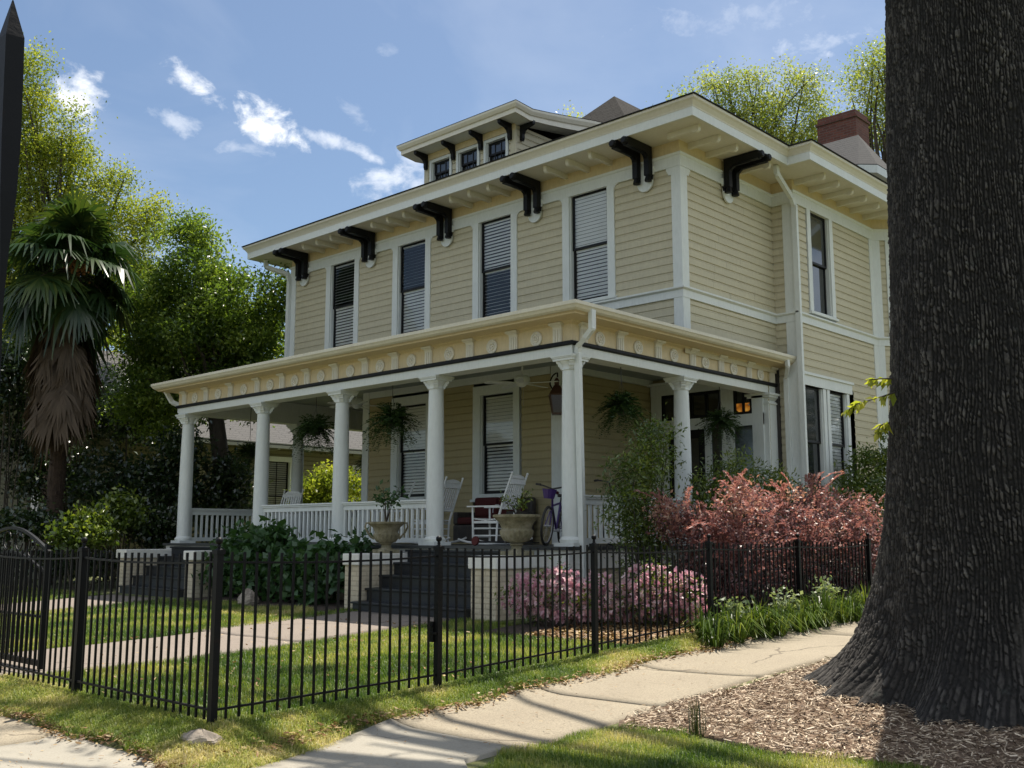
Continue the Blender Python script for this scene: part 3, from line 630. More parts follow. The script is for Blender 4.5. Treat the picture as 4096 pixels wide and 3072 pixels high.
# --- front dormer
DY=14.95; dx0,dx1=-16.63,-13.86; dz0=9.05
dw=[(-16.11,.58),(-15.25,.58),(-14.41,.58)]
dm=MB(); siding(dm,(dx0,DY,0),(dx1,DY,0),dz0,10.0,[(x-dx0-w/2-.08,x-dx0+w/2+.08,9.0,9.86) for x,w in dw]); siding(dm,(dx1,DY,0),(dx1,17.6,0),dz0,10.0); siding(dm,(dx0,17.6,0),(dx0,DY,0),dz0,10.0)
dm.box(dx0-.02,dx0+.12,DY-.03,DY+.02,dz0,10.0); dm.box(dx1-.12,dx1+.02,DY-.03,DY+.02,dz0,10.0)
dorm=hp(dm,'dormer','siding_paint')
eb=MB(); eb.box(dx0-.01,dx1+.01,DY-.035,DY+.02,9.885,10.03); eb.build('dormer_band','frieze_paint',dorm)
for x,w in dw: window((dx0,DY,0),(dx1,DY,0),x-dx0,w,9.28,9.80,parent=dorm,casing=(.065,.065,.07,.03),ears=False,blind=False,muntins=(3,2),mid=.5)
se=[(0,10.03,10.235),(.44,9.985,10.20),(1.0,10.06,10.29),(1.65,10.16,10.41),(2.38,10.29,10.55),(3.2,10.42,10.68)]
DE=DY-.43; ex0,ex1=XC-1.76,XC+1.76
def swp(b,za,zb,inset,out):
    # ring of eave: left side back->front, front, right side
    pts=[(ex0,DE+t,a,c) for t,a,c in reversed(se)]+[(ex1,DE+t,a,c) for t,a,c in se]
    vs=[]
    for i,(x,y,a,c) in enumerate(pts):
        s=-1 if i<len(se) else 1; corner=i in (len(se)-1,len(se))
        oy=-1 if corner else 0
        h=c-a
        for o,zz in ((0,a),(0,a+.45*h),(.03,a+.5*h),(.07,a+.8*h),(.075,c),(-.04,c),(-.04,a)): vs.append((x+s*o,y+oy*o,zz))
    m=7; fs=[]
    for i in range(len(pts)-1):
        for k in range(m): fs.append((i*m+k,i*m+(k+1)%m,(i+1)*m+(k+1)%m,(i+1)*m+k))
    b.add(vs,fs)
b=MB(); swp(b,0,0,0,0); b.build('dormer_fascia','warm_trim_paint',dorm)
b=MB(); vs=[];fs=[]
for t,a,c in se: vs+=[(ex0,DE+t,a+.004),(dx0-.02,DE+t,a+.004),(dx1+.02,DE+t,a+.004),(ex1,DE+t,a+.004)]
for i in range(len(se)-1):
    for k in (0,2): fs.append((4*i+k,4*i+k+4,4*i+k+5,4*i+k+1))
b.add(vs,fs); b.add([(dx0-.02,DE,10.034),(dx1+.02,DE,10.034),(dx1+.02,DY+.1,10.034),(dx0-.02,DY+.1,10.034)],[(0,3,2,1)]); b.build('dormer_soffit','trim_paint',dorm)
b=MB(); t0=se; top=[]
ridge=[(XC-.5,DE+1.7,10.78),(XC+.5,DE+1.7,10.78),(XC+.5,DE+3.6,10.9),(XC-.5,DE+3.6,10.9)]
Lf=[(ex0-.08,DE+t,c+.012) for t,a,c in se]; Rt=[(ex1+.08,DE+t,c+.012) for t,a,c in se]; Lf[0]=(ex0-.08,DE-.08,10.247);Rt[0]=(ex1+.08,DE-.08,10.247)
vs=Lf+Rt+ridge; n=len(se); fs=[(0,n,2*n+1,2*n)]
for i in range(n-1): fs.append((i,2*n if i<3 else 2*n+3,i+1)); fs.append((n+i,n+i+1,2*n+1 if i<3 else 2*n+2))
fs+=[(3,2*n,2*n+3),(n+3,2*n+2,2*n+1),(2*n,2*n+1,2*n+2,2*n+3)]
b.add(vs,fs); b.build('dormer_roof','shingle',dorm)
def scurve(M,s=1.0,w=.075):
    m=MB(); m.M=M
    pts=[]
    prof=[(0,-.34),(.05,-.36),(.075,-.30),(.075,-.22),(.11,-.15),(.18,-.11),(.30,-.09),(.36,-.07),(.37,-.0),(0,0)]
    m.prism([(p[0]*s,p[1]*s) for p in prof],w,'x',-w/2); return m
for x in (-16.56,-15.68,-14.83,-13.98):
    M=Matrix.Translation((x,DY-.03,10.03))@Matrix.Rotation(0,4,'Z')@Matrix.Scale(-1,4,(0,1,0)); scurve(M).build('dormer_bracket','black_paint',dorm)
M=Matrix.Translation((dx1+.02,DY+.13,10.02))@Matrix.Rotation(R(-90),4,'Z'); scurve(M).build('dormer_bracket','black_paint',dorm)
# --- rafter tails
def tail(x,y,dx,dy):
    m=MB(); nx,ny=-dy,dx
    prof=[(0.03,0),(.03,-.10),(.50,-.09),(.56,-.125),(.61,-.125),(.645,-.10),(.655,-.06),(.655,0)]
    for s in (1,):
        vs=[];w=.036
        for k in (-w,w): vs+=[(x+dx*o+nx*k,y+dy*o+ny*k,SOF-.002+z) for o,z in prof]
        n=len(prof); m.add(vs,[tuple(range(n)),tuple(range(2*n-1,n-1,-1))]+[(i,i+n,(i+1)%n+n,(i+1)%n) for i in range(n)])
    return hp(m,'rafter_tail','warm_trim_paint')
BR=[-20.375,-17.84,-15.33,-12.85,-10.235]
for a,b_ in zip(BR[:-1],BR[1:]):
    for k in (-.53,0,.53): tail((a+b_)/2+k,YW,0,-1)
for y in (14.72,15.30,16.45): tail(XE,y,1,0)
for y in (17.70,18.29,18.89,19.5,20.11,20.72): tail(WX,y,1,0)
tail(XE-.0,14.1,1,0)
# --- big paired black brackets with rounded white backing boards
def bracket(x,y,dx,dy):
    nx,ny=-dy,dx; M=Matrix(((nx,dx,0,x),(ny,dy,0,y),(0,0,1,0),(0,0,0,1)))
    p=MB(); p.M=M; pts=[(-.19,FRB+.10),(-.19,FRB-.04),(-.165,FRB-.045),(-.165,FRB-.14)]
    pts+=[(.165*math.cos(a),FRB-.16+.165*math.sin(a)) for a in np.linspace(math.pi,2*math.pi,12)]+[(.165,FRB-.14),(.165,FRB-.045),(.19,FRB-.04),(.19,FRB+.10)]
    p.prism(pts[::-1],.035,'y',.046); back=hp(p,'bracket_board','trim_paint')
    m=MB(); m.M=M; w=.052
    for s in (-.125,.125):
        prof=[(.09,8.335),(.09,7.80),(.205,7.80),(.205,8.08),(.225,8.15),(.28,8.185),(.80,8.185),(.80,8.335)]
        m.prism([(o,z) for o,z in prof],2*w,'x',s-w)
        m.prism([(.06,7.74),(.04,7.86),(.10,7.86),(.10,7.74)],2*w-.02,'x',s-w+.01)
        # bevelled drop: flared foot
        m.M=M@Matrix.Translation((s,.148,7.80)); m.lathe([(.05,0),(.052,-.02),(.072,-.085),(.064,-.10)],(0,0,0),6); m.M=M
        m.M=M@Matrix.Translation((s,.80,8.26)); mm=Matrix.Rotation(R(-90),4,'X'); m.M=m.M@mm; m.lathe([(.066,0),(.07,.02),(.07,.05),(.052,.075)],(0,0,0),8); m.M=M
        m.prism([(.21,8.10),(.215,8.155),(.26,8.18),(.62,8.182),(.62,8.175),(.30,8.165)],w*1.2,'x',s-w*.6)
    return m.build('bracket','black_paint',house,bevel=.008)
for x in BR: bracket(x,YW,0,-1)
bracket(XE,15.93,1,0)
# --- upper windows
tl=[(62,30),(66,28),(34,64),(14,26)]
for i,x in enumerate(UW): window(U[1],U[2],x-XWL,.90,SILL,HEAD,tilt=tl[i][0],low_tilt=tl[i][1],casing=(.165,.165,.0,.02) if False else (.165,.165,.005,.02))
window(U[4],U[5],WSU,.80,5.86,HEAD,tilt=8,low_tilt=8,casing=(.145,.145,.005,.02),ears=False,blind=False)
window(U[5],U[6],.81,.80,SILL,HEAD,tilt=35,casing=(.12,.12,.005,.02),ears=False)
# lower side windows (pair)
for u in (.50,1.52): window(U[4],U[5],u,.74,2.05,4.36,casing=(.115,.115,.0,.06),ears=False,tilt=20,mid=.55,blind=u>1)
mb=MB(); M,L=frame_mat(U[4],U[5]); mb.M=M; mb.box(-.02,2.12,-.01,.06,4.365,4.56); mb.box(-.05,2.15,-.01,.09,4.56,4.61); hp(mb,'window_head','trim_paint')
window(U[5],U[6],.81,.80,1.95,4.2,tilt=35,casing=(.12,.12,.1,.05),ears=False)
# ================================================================== ground floor behind the porch
A0=(-17.99,17.3,0);A1=(-17.99,YW,0);A2=(-12.26,YW,0);A3=(-12.26,17.3,0)
LW=[XC+.0-1.42+.03,XC+1.27]
LW=[-16.40,-13.90]
lows=[(x+17.99-.45-.2,x+17.99+.45+.2,2.2,4.55) for x in LW]
mb=MB(); siding(mb,A1,A2,FL,4.74,lows); hp(mb,'wall','shaded_porch_siding')
mb=MB(); siding(mb,A2,A3,FL,4.74); siding(mb,A0,A1,FL,4.74); hp(mb,'wall','shaded_porch_siding')
mb=MB(); siding(mb,(-20.9,17.3,0),A0,FL,4.74,[(.4,2.6,0,4.45)]); hp(mb,'wall','shaded_porch_siding'); mb=MB(); siding(mb,A3,(-9.554,17.3,0),FL,4.74,[(.12,2.5,0,4.52)]); hp(mb,'wall','shaded_porch_siding')
mb=MB(); mb.box(-20.9,-17.9,17.5,17.55,FL,4.7); hp(mb,'vestibule_back','room'); mb=MB(); mb.box(-12.3,-9.5,17.55,17.6,FL,4.7); hp(mb,'vestibule_back','room')
board([(-12.26-.22,-12.22,YW-.045,YW+.02,FL,4.74),(-12.28,-12.222,YW+.02,YW+.2,FL,4.74)])
board([(-18.03,-17.82,YW-.045,YW+.02,FL,4.74),(-18.028,-17.97,YW+.02,YW+.2,FL,4.74)])
mb=MB(); mb.box(-17.8,-12.5,YW-.05,YW+.01,4.56,4.72); hp(mb,'wall_crown','trim_paint')
mb=MB(); mb.box(-12.25,-12.19,YW+.2,17.3,4.58,4.72); hp(mb,'wall_crown','trim_paint')
for x in LW: window(A1,A2,x+17.99,.90,2.36,4.311,casing=(.20,.16,.19,.10),ears=False,tilt=16,low_tilt=48)
# --- entrance with black door, transom and side light
mb=MB(); y=17.27
mb.box(-12.2,-11.95,y-.06,y+.05,FL,4.36); mb.box(-10.56,-10.29,y-.06,y+.05,FL,4.36); mb.box(-9.89,-9.66,y-.06,y+.05,FL,4.36)
mb.box(-12.2,-9.66,y-.07,y+.04,4.361,4.56); mb.box(-12.26,-9.6,y-.11,y+.04,4.561,4.62); mb.box(-11.95,-9.66,y-.058,y+.05,3.62,3.84)
mb.box(-10.95,-10.80,y-.05,y+.05,FL,3.62); mb.box(-11.95,-11.80,y-.05,y+.05,FL,3.62)
ent=hp(mb,'door_casing','trim_paint')
t=MB(); t.box(-11.95,-10.56,y-.045,y-.005,3.84,3.90); t.box(-11.95,-10.56,y-.045,y-.005,4.30,4.36)
for x in (-11.95,-11.61,-11.27,-10.93,-10.62): t.box(x,x+.05,y-.047,y-.003,3.90,4.30)
for x in (-10.29,-9.94,-10.105): t.box(x,x+.05,y-.047,y-.003,3.84,4.36)
t.box(-10.24,-9.94,y-.045,y-.005,3.84,3.89); t.box(-10.24,-9.94,y-.045,y-.005,4.31,4.36)
t.build('transom','sash_paint',ent)
q=MB(); q.add([(-11.92,y-.02,3.88),(-10.58,y-.02,3.88),(-10.58,y-.02,4.32),(-11.92,y-.02,4.32)],[(0,1,2,3)]); q.add([(-10.26,y-.02,4.06),(-9.92,y-.02,4.06),(-9.92,y-.02,4.33),(-10.26,y-.02,4.33)],[(0,1,2,3)]); q.build('transom_pane','dark_glass',ent)
q=MB(); q.prism([(-10.25,4.055),(-9.93,4.055),(-9.93,3.94),(-10.0,3.89),(-10.19,3.89),(-10.25,3.94)],.012,'y',y-.02); q.build('stained_glass_shade','amber_glass',ent)
dr=MB(); dr.box(-11.80,-10.95,y-.04,y+.03,FL,3.62); door=dr.build('door','sash_paint',ent)
q=MB(); q.box(-11.66,-11.09,y-.05,y-.041,2.3,3.45); q.build('door_pane','dark_glass',door)
q=MB(); q.sphere((-11.03,y-.07,2.35),.03); q.build('door_knob','metal',door)
q=MB(); q.box(-10.80,-10.56,y-.03,y,FL+.5,3.62); q.box(-10.29,-9.89,y-.03,y,FL+.5,3.62); q.build('side_light','dark_glass',ent)
# left entrance (mirrored, plainer)
mb=MB(); mb.box(-20.5,-20.3,y-.06,y+.05,FL,4.4); mb.box(-18.5,-18.3,y-.06,y+.05,FL,4.4); mb.box(-20.5,-18.3,y-.07,y+.05,4.4,4.56); e2=hp(mb,'door_casing','trim_paint')
mb=MB(); mb.box(-20.3,-18.5,y-.02,y+.03,FL,4.4); mb.build('door','sash_paint',e2)
# ================================================================== porch
PCX=[-9.736,-12.68,XC,-17.80,-20.73]; PY=11.697; BH=.17
PX0,PX1=PCX[-1],PCX[0]
# floor and its dark nosing
mb=MB(); mb.box(PX0-.22,PX1+.22,PY-.36,17.6,FL-.05,FL); hp(mb,'porch_floor','floor_paint')
mb=MB(); mb.box(PX0-.18,PX1+.19,PY-.30,17.58,FL-.32,FL-.052); hp(mb,'porch_skirt','coping_paint')
mb=MB(); mb.box(PX0-.14,PX1+.15,PY-.26,17.55,.2,FL-.321); hp(mb,'foundation','painted_brick')
# ceiling
mb=MB(); mb.box(PX0-.1,PX1+.1,PY-.1,17.6,4.70,4.735); hp(mb,'porch_ceiling','ceiling_paint')
# beam + black moulding + frieze + cornice + gutter
pp=[(PX0,17.6,0),(PX0,PY,0),(PX1,PY,0),(PX1,17.6,0)]
mb=MB(); mb.sweep([(-.15,4.205),(.165,4.205),(.165,4.345),(-.15,4.345)],pp); mb.sweep([(-.145,4.346),(-.13,4.346),(-.13,4.72),(-.145,4.72)],pp); hp(mb,'porch_beam','trim_paint',bevel=.004)
mb=MB(); mb.sweep([(0,4.346),(.19,4.346),(.215,4.36),(.215,4.395),(.19,4.41),(0,4.41)],pp); hp(mb,'black_moulding','black_paint')
mb=MB(); mb.sweep([(0,4.411),(.166,4.411),(.166,4.66),(.18,4.675),(.22,4.69),(.235,4.705),(.50,4.722),(.51,4.74),(.545,4.757),(0,4.757)],pp); hp(mb,'porch_frieze','frieze_paint')
mb=MB(); mb.sweep([(.50,4.760),(.545,4.760),(.58,4.785),(.60,4.82),(.615,4.835),(.615,4.885),(.60,4.89),(.585,4.86),(.50,4.86)],pp); hp(mb,'gutter','gutter_paint')
mb=MB(); o=.56; zt=4.90
a=[(PX0-o,17.6),(PX0-o,PY-o),(PX1+o,PY-o),(PX1+o,17.6)]; bq=[(XWL,17.6),(XWL,YW),(XE,YW),(XE,17.6)]
mb.add([(x,yy,4.872) for x,yy in a]+[(XWL,17.6,4.93),(XWL,YW,5.0),(XE,YW,5.0),(XE,17.6,4.93)],[(0,1,5,4),(1,2,6,5),(2,3,7,6)]); hp(mb,'porch_roof','shingle')
# fluted blocks and round medallions
def fluted(x,yy,dx,dy):
    M=Matrix(((-dy,dx,0,x),(dx,dy,0,yy),(0,0,1,0),(0,0,0,1))); m=MB(); m.M=M; w=.085
    prof=[(.0,4.40),(.028,4.40),(.028,4.60),(.035,4.63),(.055,4.66),(.085,4.685),(.085,4.70),(0,4.70)]
    m.prism(prof,2*w,'x',-w)
    for k in (-.048,0,.048): m.box(k-.014,k+.014,.0,.037,4.41,4.60)
    m.box(-w-.022,w+.022,0,.065,4.652,4.664); m.box(-w-.035,w+.035,0,.09,4.664,4.699)
    return m.build('fluted_block','warm_trim_paint',house)
def medallion(x,yy,dx,dy):
    M=Matrix(((-dy,0,dx,x),(dx,0,dy,yy),(0,1,0,4.515),(0,0,0,1))); m=MB(); m.M=M
    m.lathe([(.115,0),(.115,.02),(.105,.028),(.085,.028),(.075,.016),(.06,.016),(.055,.03),(.042,.032),(.034,.018),(.026,.018),(.02,.034),(.004,.04)],(0,0,0),28); return m.build('medallion','warm_trim_paint',house,smooth=True)
for k in (0,.87,1.69,2.55,3.54,4.50,5.40):
    for s in ((1,) if k==0 else (-1,1)): fluted(XC+s*k,PY-.166,0,-1)
for k in (.44,1.28,2.11,3.05,4.03,4.97):
    for s in (-1,1): medallion(XC+s*k,PY-.166,0,-1)
for yy in (11.79,12.69,13.71,14.72,15.62,16.57,17.42): fluted(PX1+.166,yy,1,0)
for yy in (12.19,13.17,14.17,15.12,16.05,16.99): medallion(PX1+.166,yy,1,0)
# columns
def column(x,yy):
    m=MB(); m.lathe([(.146,FL+.14),(.147,FL+.5),(.146,FL+.9),(.142,FL+1.5),(.134,FL+2.1),(.124,3.99)],(x,yy,0),32); c=hp(m,'column','trim_paint',smooth=True)
    b=MB(); b.box(x-.19,x+.19,yy-.19,yy+.19,FL,FL+.055); b.lathe([(.175,FL+.055),(.185,FL+.075),(.185,FL+.10),(.165,FL+.12),(.15,FL+.141)],(x,yy,0),32); b.build('column_base','trim_paint',c,smooth=True)
    k=MB(); k.lathe([(.127,3.985),(.137,3.992),(.137,4.004),(.127,4.012),(.129,4.05),(.15,4.085),(.172,4.115),(.172,4.125)],(x,yy,0),32)
    k.box(x-.19,x+.19,yy-.19,yy+.19,4.125,4.162); k.box(x-.205,x+.205,yy-.205,yy+.205,4.1625,4.18); k.box(x-.215,x+.215,yy-.215,yy+.215,4.1805,4.204)
    for q in range(4):
        a=R(45+90*q); k.M=Matrix.Translation((x,yy,0))@Matrix.Rotation(a,4,'Z'); k.prism([(.12,4.0),(.152,4.005),(.165,4.04),(.185,4.05),(.19,4.085),(.215,4.095),(.215,4.124),(.12,4.124)],.075,'y',-.0375); k.M=None
    k.build('capital','trim_paint',c,smooth=True); return c
for x in PCX: column(x,PY)
column(PX1,14.62); column(PX0,14.62)
# square pilaster where the side beam meets the wing
mb=MB(); mb.box(-9.95,-9.56,17.25,17.59,FL,4.06); pil=hp(mb,'pilaster','trim_paint',bevel=.005)
k=MB(); k.box(-9.97,-9.54,17.23,17.60,4.0,4.03); k.box(-9.99,-9.52,17.21,17.60,4.125,4.165); k.box(-10.02,-9.49,17.18,17.60,4.165,4.204); k.prism([(-9.9,4.06),(-9.60,4.06),(-9.53,4.125),(-9.98,4.125)],.30,'y',17.26); k.build('capital','trim_paint',pil)
mb=MB(); mb.box(-9.75,-9.558,17.592,17.70,FL,4.72); hp(mb,'wall_return','trim_paint')
# railings
def railing(p0,p1):
    a=Vector((*p0,0));b=Vector((*p1,0)); d=(b-a); L=d.length; d.normalize(); M=Matrix(((d.x,d.y,0,a.x),(d.y,-d.x,0,a.y),(0,0,1,0),(0,0,0,1)))
    m=MB(); m.M=M; m.box(0,L,-.065,.065,2.125,2.155); m.box(0,L,-.05,.05,2.095,2.1245); m.box(0,L,-.028,.028,2.01,2.0945); rl=m.build('railing','trim_paint',house,bevel=.006)
    m=MB(); m.M=M; m.box(0,L,-.035,.035,1.44,1.52); m.build('bottom_rail','trim_paint',rl)
    n=int(L/.125); 
    me=None
    for i in range(n):
        u=(i+.5)*L/n
        if me is None:
            m=MB(); m.M=M; m.box(u-.021,u+.021,-.021,.021,1.52,2.01); first=m.build('baluster','trim_paint',rl); me=first; u0=u
        else:
            c=first.copy(); c.location=first.location+Vector((d.x,d.y,0))*(u-u0); COL.objects.link(c)
q=.10
railing((PCX[2]+q,PY),(PCX[1]-q,PY)); railing((PCX[3]+q,PY),(PCX[2]-q,PY))
railing((PX1,PY+q),(PX1,14.62-q)); railing((PX1,14.62+q),(PX1,17.2)); railing((PX0,PY+q),(PX0,14.62-q)); railing((PX0,14.62+q),(PX0,17.3))
# stairs with brick cheek walls
def stairs(x0,x1):
    m=MB(); n=5; r=(FL-.052-.36)/n
    for i in range(n):
        yf=11.34-.275*(n-1-i)-.02; zt=.36+r*(i+.82) if i<n-1 else FL-.18
        zt=.375+(.195)*(i+1)-.02
        m.box(x0+.003*i,x1-.003*i,yf,11.42,.2,zt-.035); m.box(x0-.012,x1+.012,yf-.03,11.41,zt-.034,zt)
    return hp(m,'steps','step_paint',bevel=.006)
def cheek(x0,x1,y0=10.31,y1=11.42):
    m=MB(); m.box(x0+.02,x1-.02,y0+.02,y1,.15,1.095); c=hp(m,'cheek_wall','painted_brick',bevel=.012)
    k=MB(); k.box(x0-.01,x1+.01,y0-.01,y1,1.096,1.275); k.build('coping','coping_paint',c,bevel=.015); return c
stairs(-12.94,-10.45); cheek(-13.31,-12.93); cheek(-10.47,-9.93)
stairs(-20.55,-18.2); cheek(-20.95,-20.53); cheek(-18.22,-17.84)
# downspouts
def spout(pts,w=.085,n='downspout'):
    m=MB()
    for a,b_ in zip(pts[:-1],pts[1:]): m.bar(a,b_,w,w*.72,up=(0,1,0) if abs(Vector(b_)[2]-Vector(a)[2])>.3 else (1,0,0))
    for p in pts[1:-1]: m.sphere(p,w*.50,8,6)
    return hp(m,n,'trim_paint')
spout([(-9.16,11.50,4.80),(-9.16,11.50,4.52),(-9.30,11.53,4.42),(-9.50,11.60,4.33),(-9.53,11.62,4.22),(-9.53,11.70,.55)],.095)
spout([(-8.92,16.70,8.33),(-8.92,16.72,8.18),(-9.03,17.45,7.93),(-9.03,17.56,7.80),(-9.03,17.56,.6)],.10)
spout([(-9.17,17.30,4.79),(-9.17,17.32,4.68),(-9.33,17.54,4.5),(-9.33,17.54,.6)],.085)
spout([(-21.45,14.0,8.33),(-21.45,14.02,8.15),(-21.0,14.36,7.95),(-20.98,14.38,7.8),(-20.98,14.38,5.2)],.10)
spout([(PX0-.55,PY-.3,4.78),(PX0-.4,PY-.2,4.5),(PX0-.21,PY-.1,4.42),(PX0-.21,PY-.1,4.25)],.09)
# frieze corner caps: small scrolls under the frieze board at the corners
m=MB()
for (x,yy,dx,dy) in ((XE-cb,YW-.03,-1,0),(XE+.03,YW+.17,0,1),(XWL+.16,YW-.03,1,0)):
    for i,(w_,h_) in enumerate(((.10,.05),(.085,.09),(.06,.13))):
        if dx: m.box(x,x+dx*w_,yy-.008,yy+.01,FRB-h_,FRB-(.0 if i==0 else (.05,.09)[i-1]))
        else: m.box(x-.01,x+.008,yy,yy+w_,FRB-h_,FRB-(.0 if i==0 else (.05,.09)[i-1]))
hp(m,'corner_scroll','trim_paint')
# ================================================================== FENCE
FX,FY=-6.883,4.178
def fence_line(label,posts,axis,group=None,skip=()):
    """posts: coordinates along the line; axis 'x' -> y fixed FY, 'y' -> x fixed FX"""
    P=lambda t:(t,FY) if axis=='x' else (FX,t)
    gz=lambda t: float(g(*P(t)))
    x,y=P(posts[0]); root=thing('iron_fence',(x,y,gz(posts[0])),label,'fence',group)
    top=1.541
    def post(t):
        x,y=P(t); zt=top if axis=='x' else 1.541+.005*(t-FY)
        m=MB(); m.box(x-.027,x+.027,y-.027,y+.027,gz(t)-.25,zt-.095); m.box(x-.036,x+.036,y-.036,y+.036,zt-.125,zt-.092); m.lathe([(.03,zt-.092),(.018,zt-.08)],(x,y,0),8)
        p=m.build('fence_post','iron',root)
        k=MB(); k.lathe([(.012,zt-.082),(.015,zt-.065),(.011,zt-.052)],(x,y,0),10); k.sphere((x,y,zt-.027),.028); k.build('ball_finial','iron',p,smooth=True); return p
    for t in posts:
        if t not in skip: post(t)
    first=None
    for a,b in zip(posts[:-1],posts[1:]):
        n=round(abs(b-a)/.111)-1; sg=1 if b>a else -1
        rz=lambda t,h:(gz(t)+h)
        def railz(t):
            f=(t-a)/(b-a); sag=.025*4*f*(1-f); return 1.362+.005*(t-FY)*(axis=='y')-sag
        def lowz(t):
            f=(t-a)/(b-a); return (gz(a)*(1-f)+gz(b)*f)+.125
        for fn,nm,w in ((railz,'top_rail',.026),(lowz,'bottom_rail',.024)):
            m=MB(); ts=np.linspace(a,b,9)
            for s,e in zip(ts[:-1],ts[1:]): m.bar((*P(s),fn(s)),(*P(e),fn(e)),w,w*.62)
            m.build(nm,'iron',root)
        for i in range(n):
            t=a+sg*.111*(i+1)*abs(b-a)/(.111*(n+1)); x,y=P(t); zt=railz(t)+.075+.004*math.sin(i*7.1); zb=lowz(t)-.075
            m=MB(); m.bar((x+.004*math.sin(i*3.7),y,zb),(x+.004*math.cos(i*5.1),y,zt),.0165); m.build('picket','iron',root)
    return root
side=[FY,6.402,8.630,10.856,13.08,15.30]
fr=[FX,-9.107,-11.33,-13.55]
f1=fence_line('black iron picket fence with ball topped posts along the side sidewalk',side,'y')
lt=MB(); lt.box(FX-.075,FX-.02,6.36,6.43,.62,.80); lt.bar((FX-.09,6.36,.70),(FX+.02,6.36,.70),.02); lt.bar((FX-.09,6.36,.76),(FX-.03,6.36,.76),.02); lt.build('latch','iron',f1)
fence_line('black iron picket fence facing the front sidewalk, meeting the corner post',fr,'x',skip=(FX,))
# arched gate leaf folded back just behind the front fence
gx0,gx1,gy=-12.75,-10.86,4.60; gz=float(g(-10.9,gy))
gate=thing('arched_gate',(gx1,gy,gz),'black arched iron gate with scroll rings standing behind the front fence','gate')
m=MB(); m.box(gx1-.022,gx1+.022,gy-.022,gy+.022,gz+.03,1.46); m.box(gx0-.022,gx0+.022,gy-.022,gy+.022,gz+.03,1.46); m.box(gx0+.022,gx1-.022,gy-.02,gy+.02,gz+.06,gz+.115); m.box(gx0+.022,gx1-.022,gy-.012,gy+.012,.72,.745); m.build('gate_frame','iron',gate)
xc=(gx0+gx1)/2; hw_=(gx1-gx0)/2; arc=lambda x,h,b:b+h*math.cos((x-xc)/hw_*math.pi/2*.98)
m=MB(); xs=np.linspace(gx0,gx1+.06,19)
for s,e in zip(xs[:-1],xs[1:]): m.bar((s,gy,arc(s,.24,1.40)),(e,gy,arc(e,.24,1.40)),.03,.03)
m.build('arch_rail','iron',gate)
m=MB(); xs=np.linspace(gx0,gx1,17)
for s,e in zip(xs[:-1],xs[1:]): m.bar((s,gy,arc(s,.22,1.16)),(e,gy,arc(e,.22,1.16)),.022,.022)
m.build('arch_rail','iron',gate)
for i in range(6):
    x=gx0+.2+i*.32; m=MB(); zc=(arc(x,.24,1.40)+arc(x,.22,1.16))/2
    m.tube([(x+.095*math.cos(a),gy,zc+.095*math.sin(a)) for a in np.linspace(.4,2*math.pi-.2,20)],.008,6); m.build('scroll_ring','iron',gate)
for i in range(15):
    x=gx0+(gx1-gx0)*(i+1)/16; m=MB(); m.bar((x,gy,gz+.11),(x,gy,arc(x,.22,1.16)),.014); m.build('picket','iron',gate)
for i in range(8):
    x=gx0+(gx1-gx0)*(i+.5)/8; m=MB(); m.bar((x,gy,gz+.11),(x,gy,.86),.013); m.build('dog_bar','iron',gate)
# the tall spear close by on the left
sp=thing('iron_spear_pole',(-1.425,.505,float(g(-1.425,.505))),'tall dark iron pole with a spear point at the left edge','pole')
dv=Vector((.05,-.030,1)); 
M=Matrix.Translation((-1.4265+.010,.508+.0095,1.828))@Matrix.Rotation(-.033,4,Vector(fwd))@Matrix.Rotation(R(43),4,'Z')
m=MB(); m.M=M; m.lathe([(.004,-.10),(.004,.03),(.0085,.10),(.0160,.18),(.0190,.26),(.0190,.34),(.0185,.405),(.001,.462)],(0,0,0),4,sx=1,sy=.8); m.build('spear_point','iron',sp)
m=MB(); m.tube([(-1.4265,.5095,-.1),(-1.4265,.5095,1.80)],.004,8); m.build('pole','iron',sp)
# ================================================================== PORCH THINGS
def fern(x,y,ztop,zpot,s,label,ceil=4.70):
    root=thing('hanging_fern',(x,y,zpot),label,'fern','ferns hanging from the porch ceiling')
    m=MB(); m.lathe([(.07*s/.4,-.11),(.11*s/.4,-.03),(.12*s/.4,0),(.10*s/.4,0)],(x,y,zpot),16); m.build('pot','pot_plastic',root)
    m=MB(); m.tube([(x+.01,y,ceil),(x-.01,y,(ceil+zpot)/2+.2),(x,y,zpot+.42)],.007,6)
    for a in (0,2.1,4.2): m.tube([(x,y,zpot+.42),(x+.14*math.cos(a),y+.14*math.sin(a),zpot)],.003,4)
    m.build('hanger','wire',root)
    gs=[]; nf=170
    for i in range(nf):
        a=RNG.random()*6.28; el=RNG.uniform(-.9,1.5); L=s*RNG.uniform(.75,1.25); k=22
        t=np.linspace(0,1,k); d=np.array([math.cos(a),math.sin(a)]); h=np.sin(el)*L*t-L*(.5 if el<.9 else .4)*t**2.1; rr=np.cos(el)*L*t*1.0+.05
        c=np.stack([x+d[0]*rr,y+d[1]*rr,zpot+.02+h],-1); side_=np.array([-d[1],d[0],0])
        for sg in (-1,1):
            dirs=np.tile(side_*sg+np.array([d[0],d[1],-.3])*.5,(k,1)); gs.append(leaf_geo(c,(.052*s/.4),.42,.8,dirs,np.full(k,RNG.random()),.15,.05))
    V,F,r=join_geo(gs); np_mesh('fronds',V,F,'fern_leaf',root,r,off=(x,y,zpot))
fern(-14.1,11.95,4.7,3.60,.42,'hanging fern left of the column beside the stairs')
fern(-16.45,12.0,4.7,3.60,.42,'fern hanging between the two middle front columns')
fern(-9.78,13.0,4.7,3.55,.36,'fern hanging behind the downspout on the side porch')
fern(-9.80,15.95,4.7,3.55,.34,'fern hanging in front of the entrance transom')
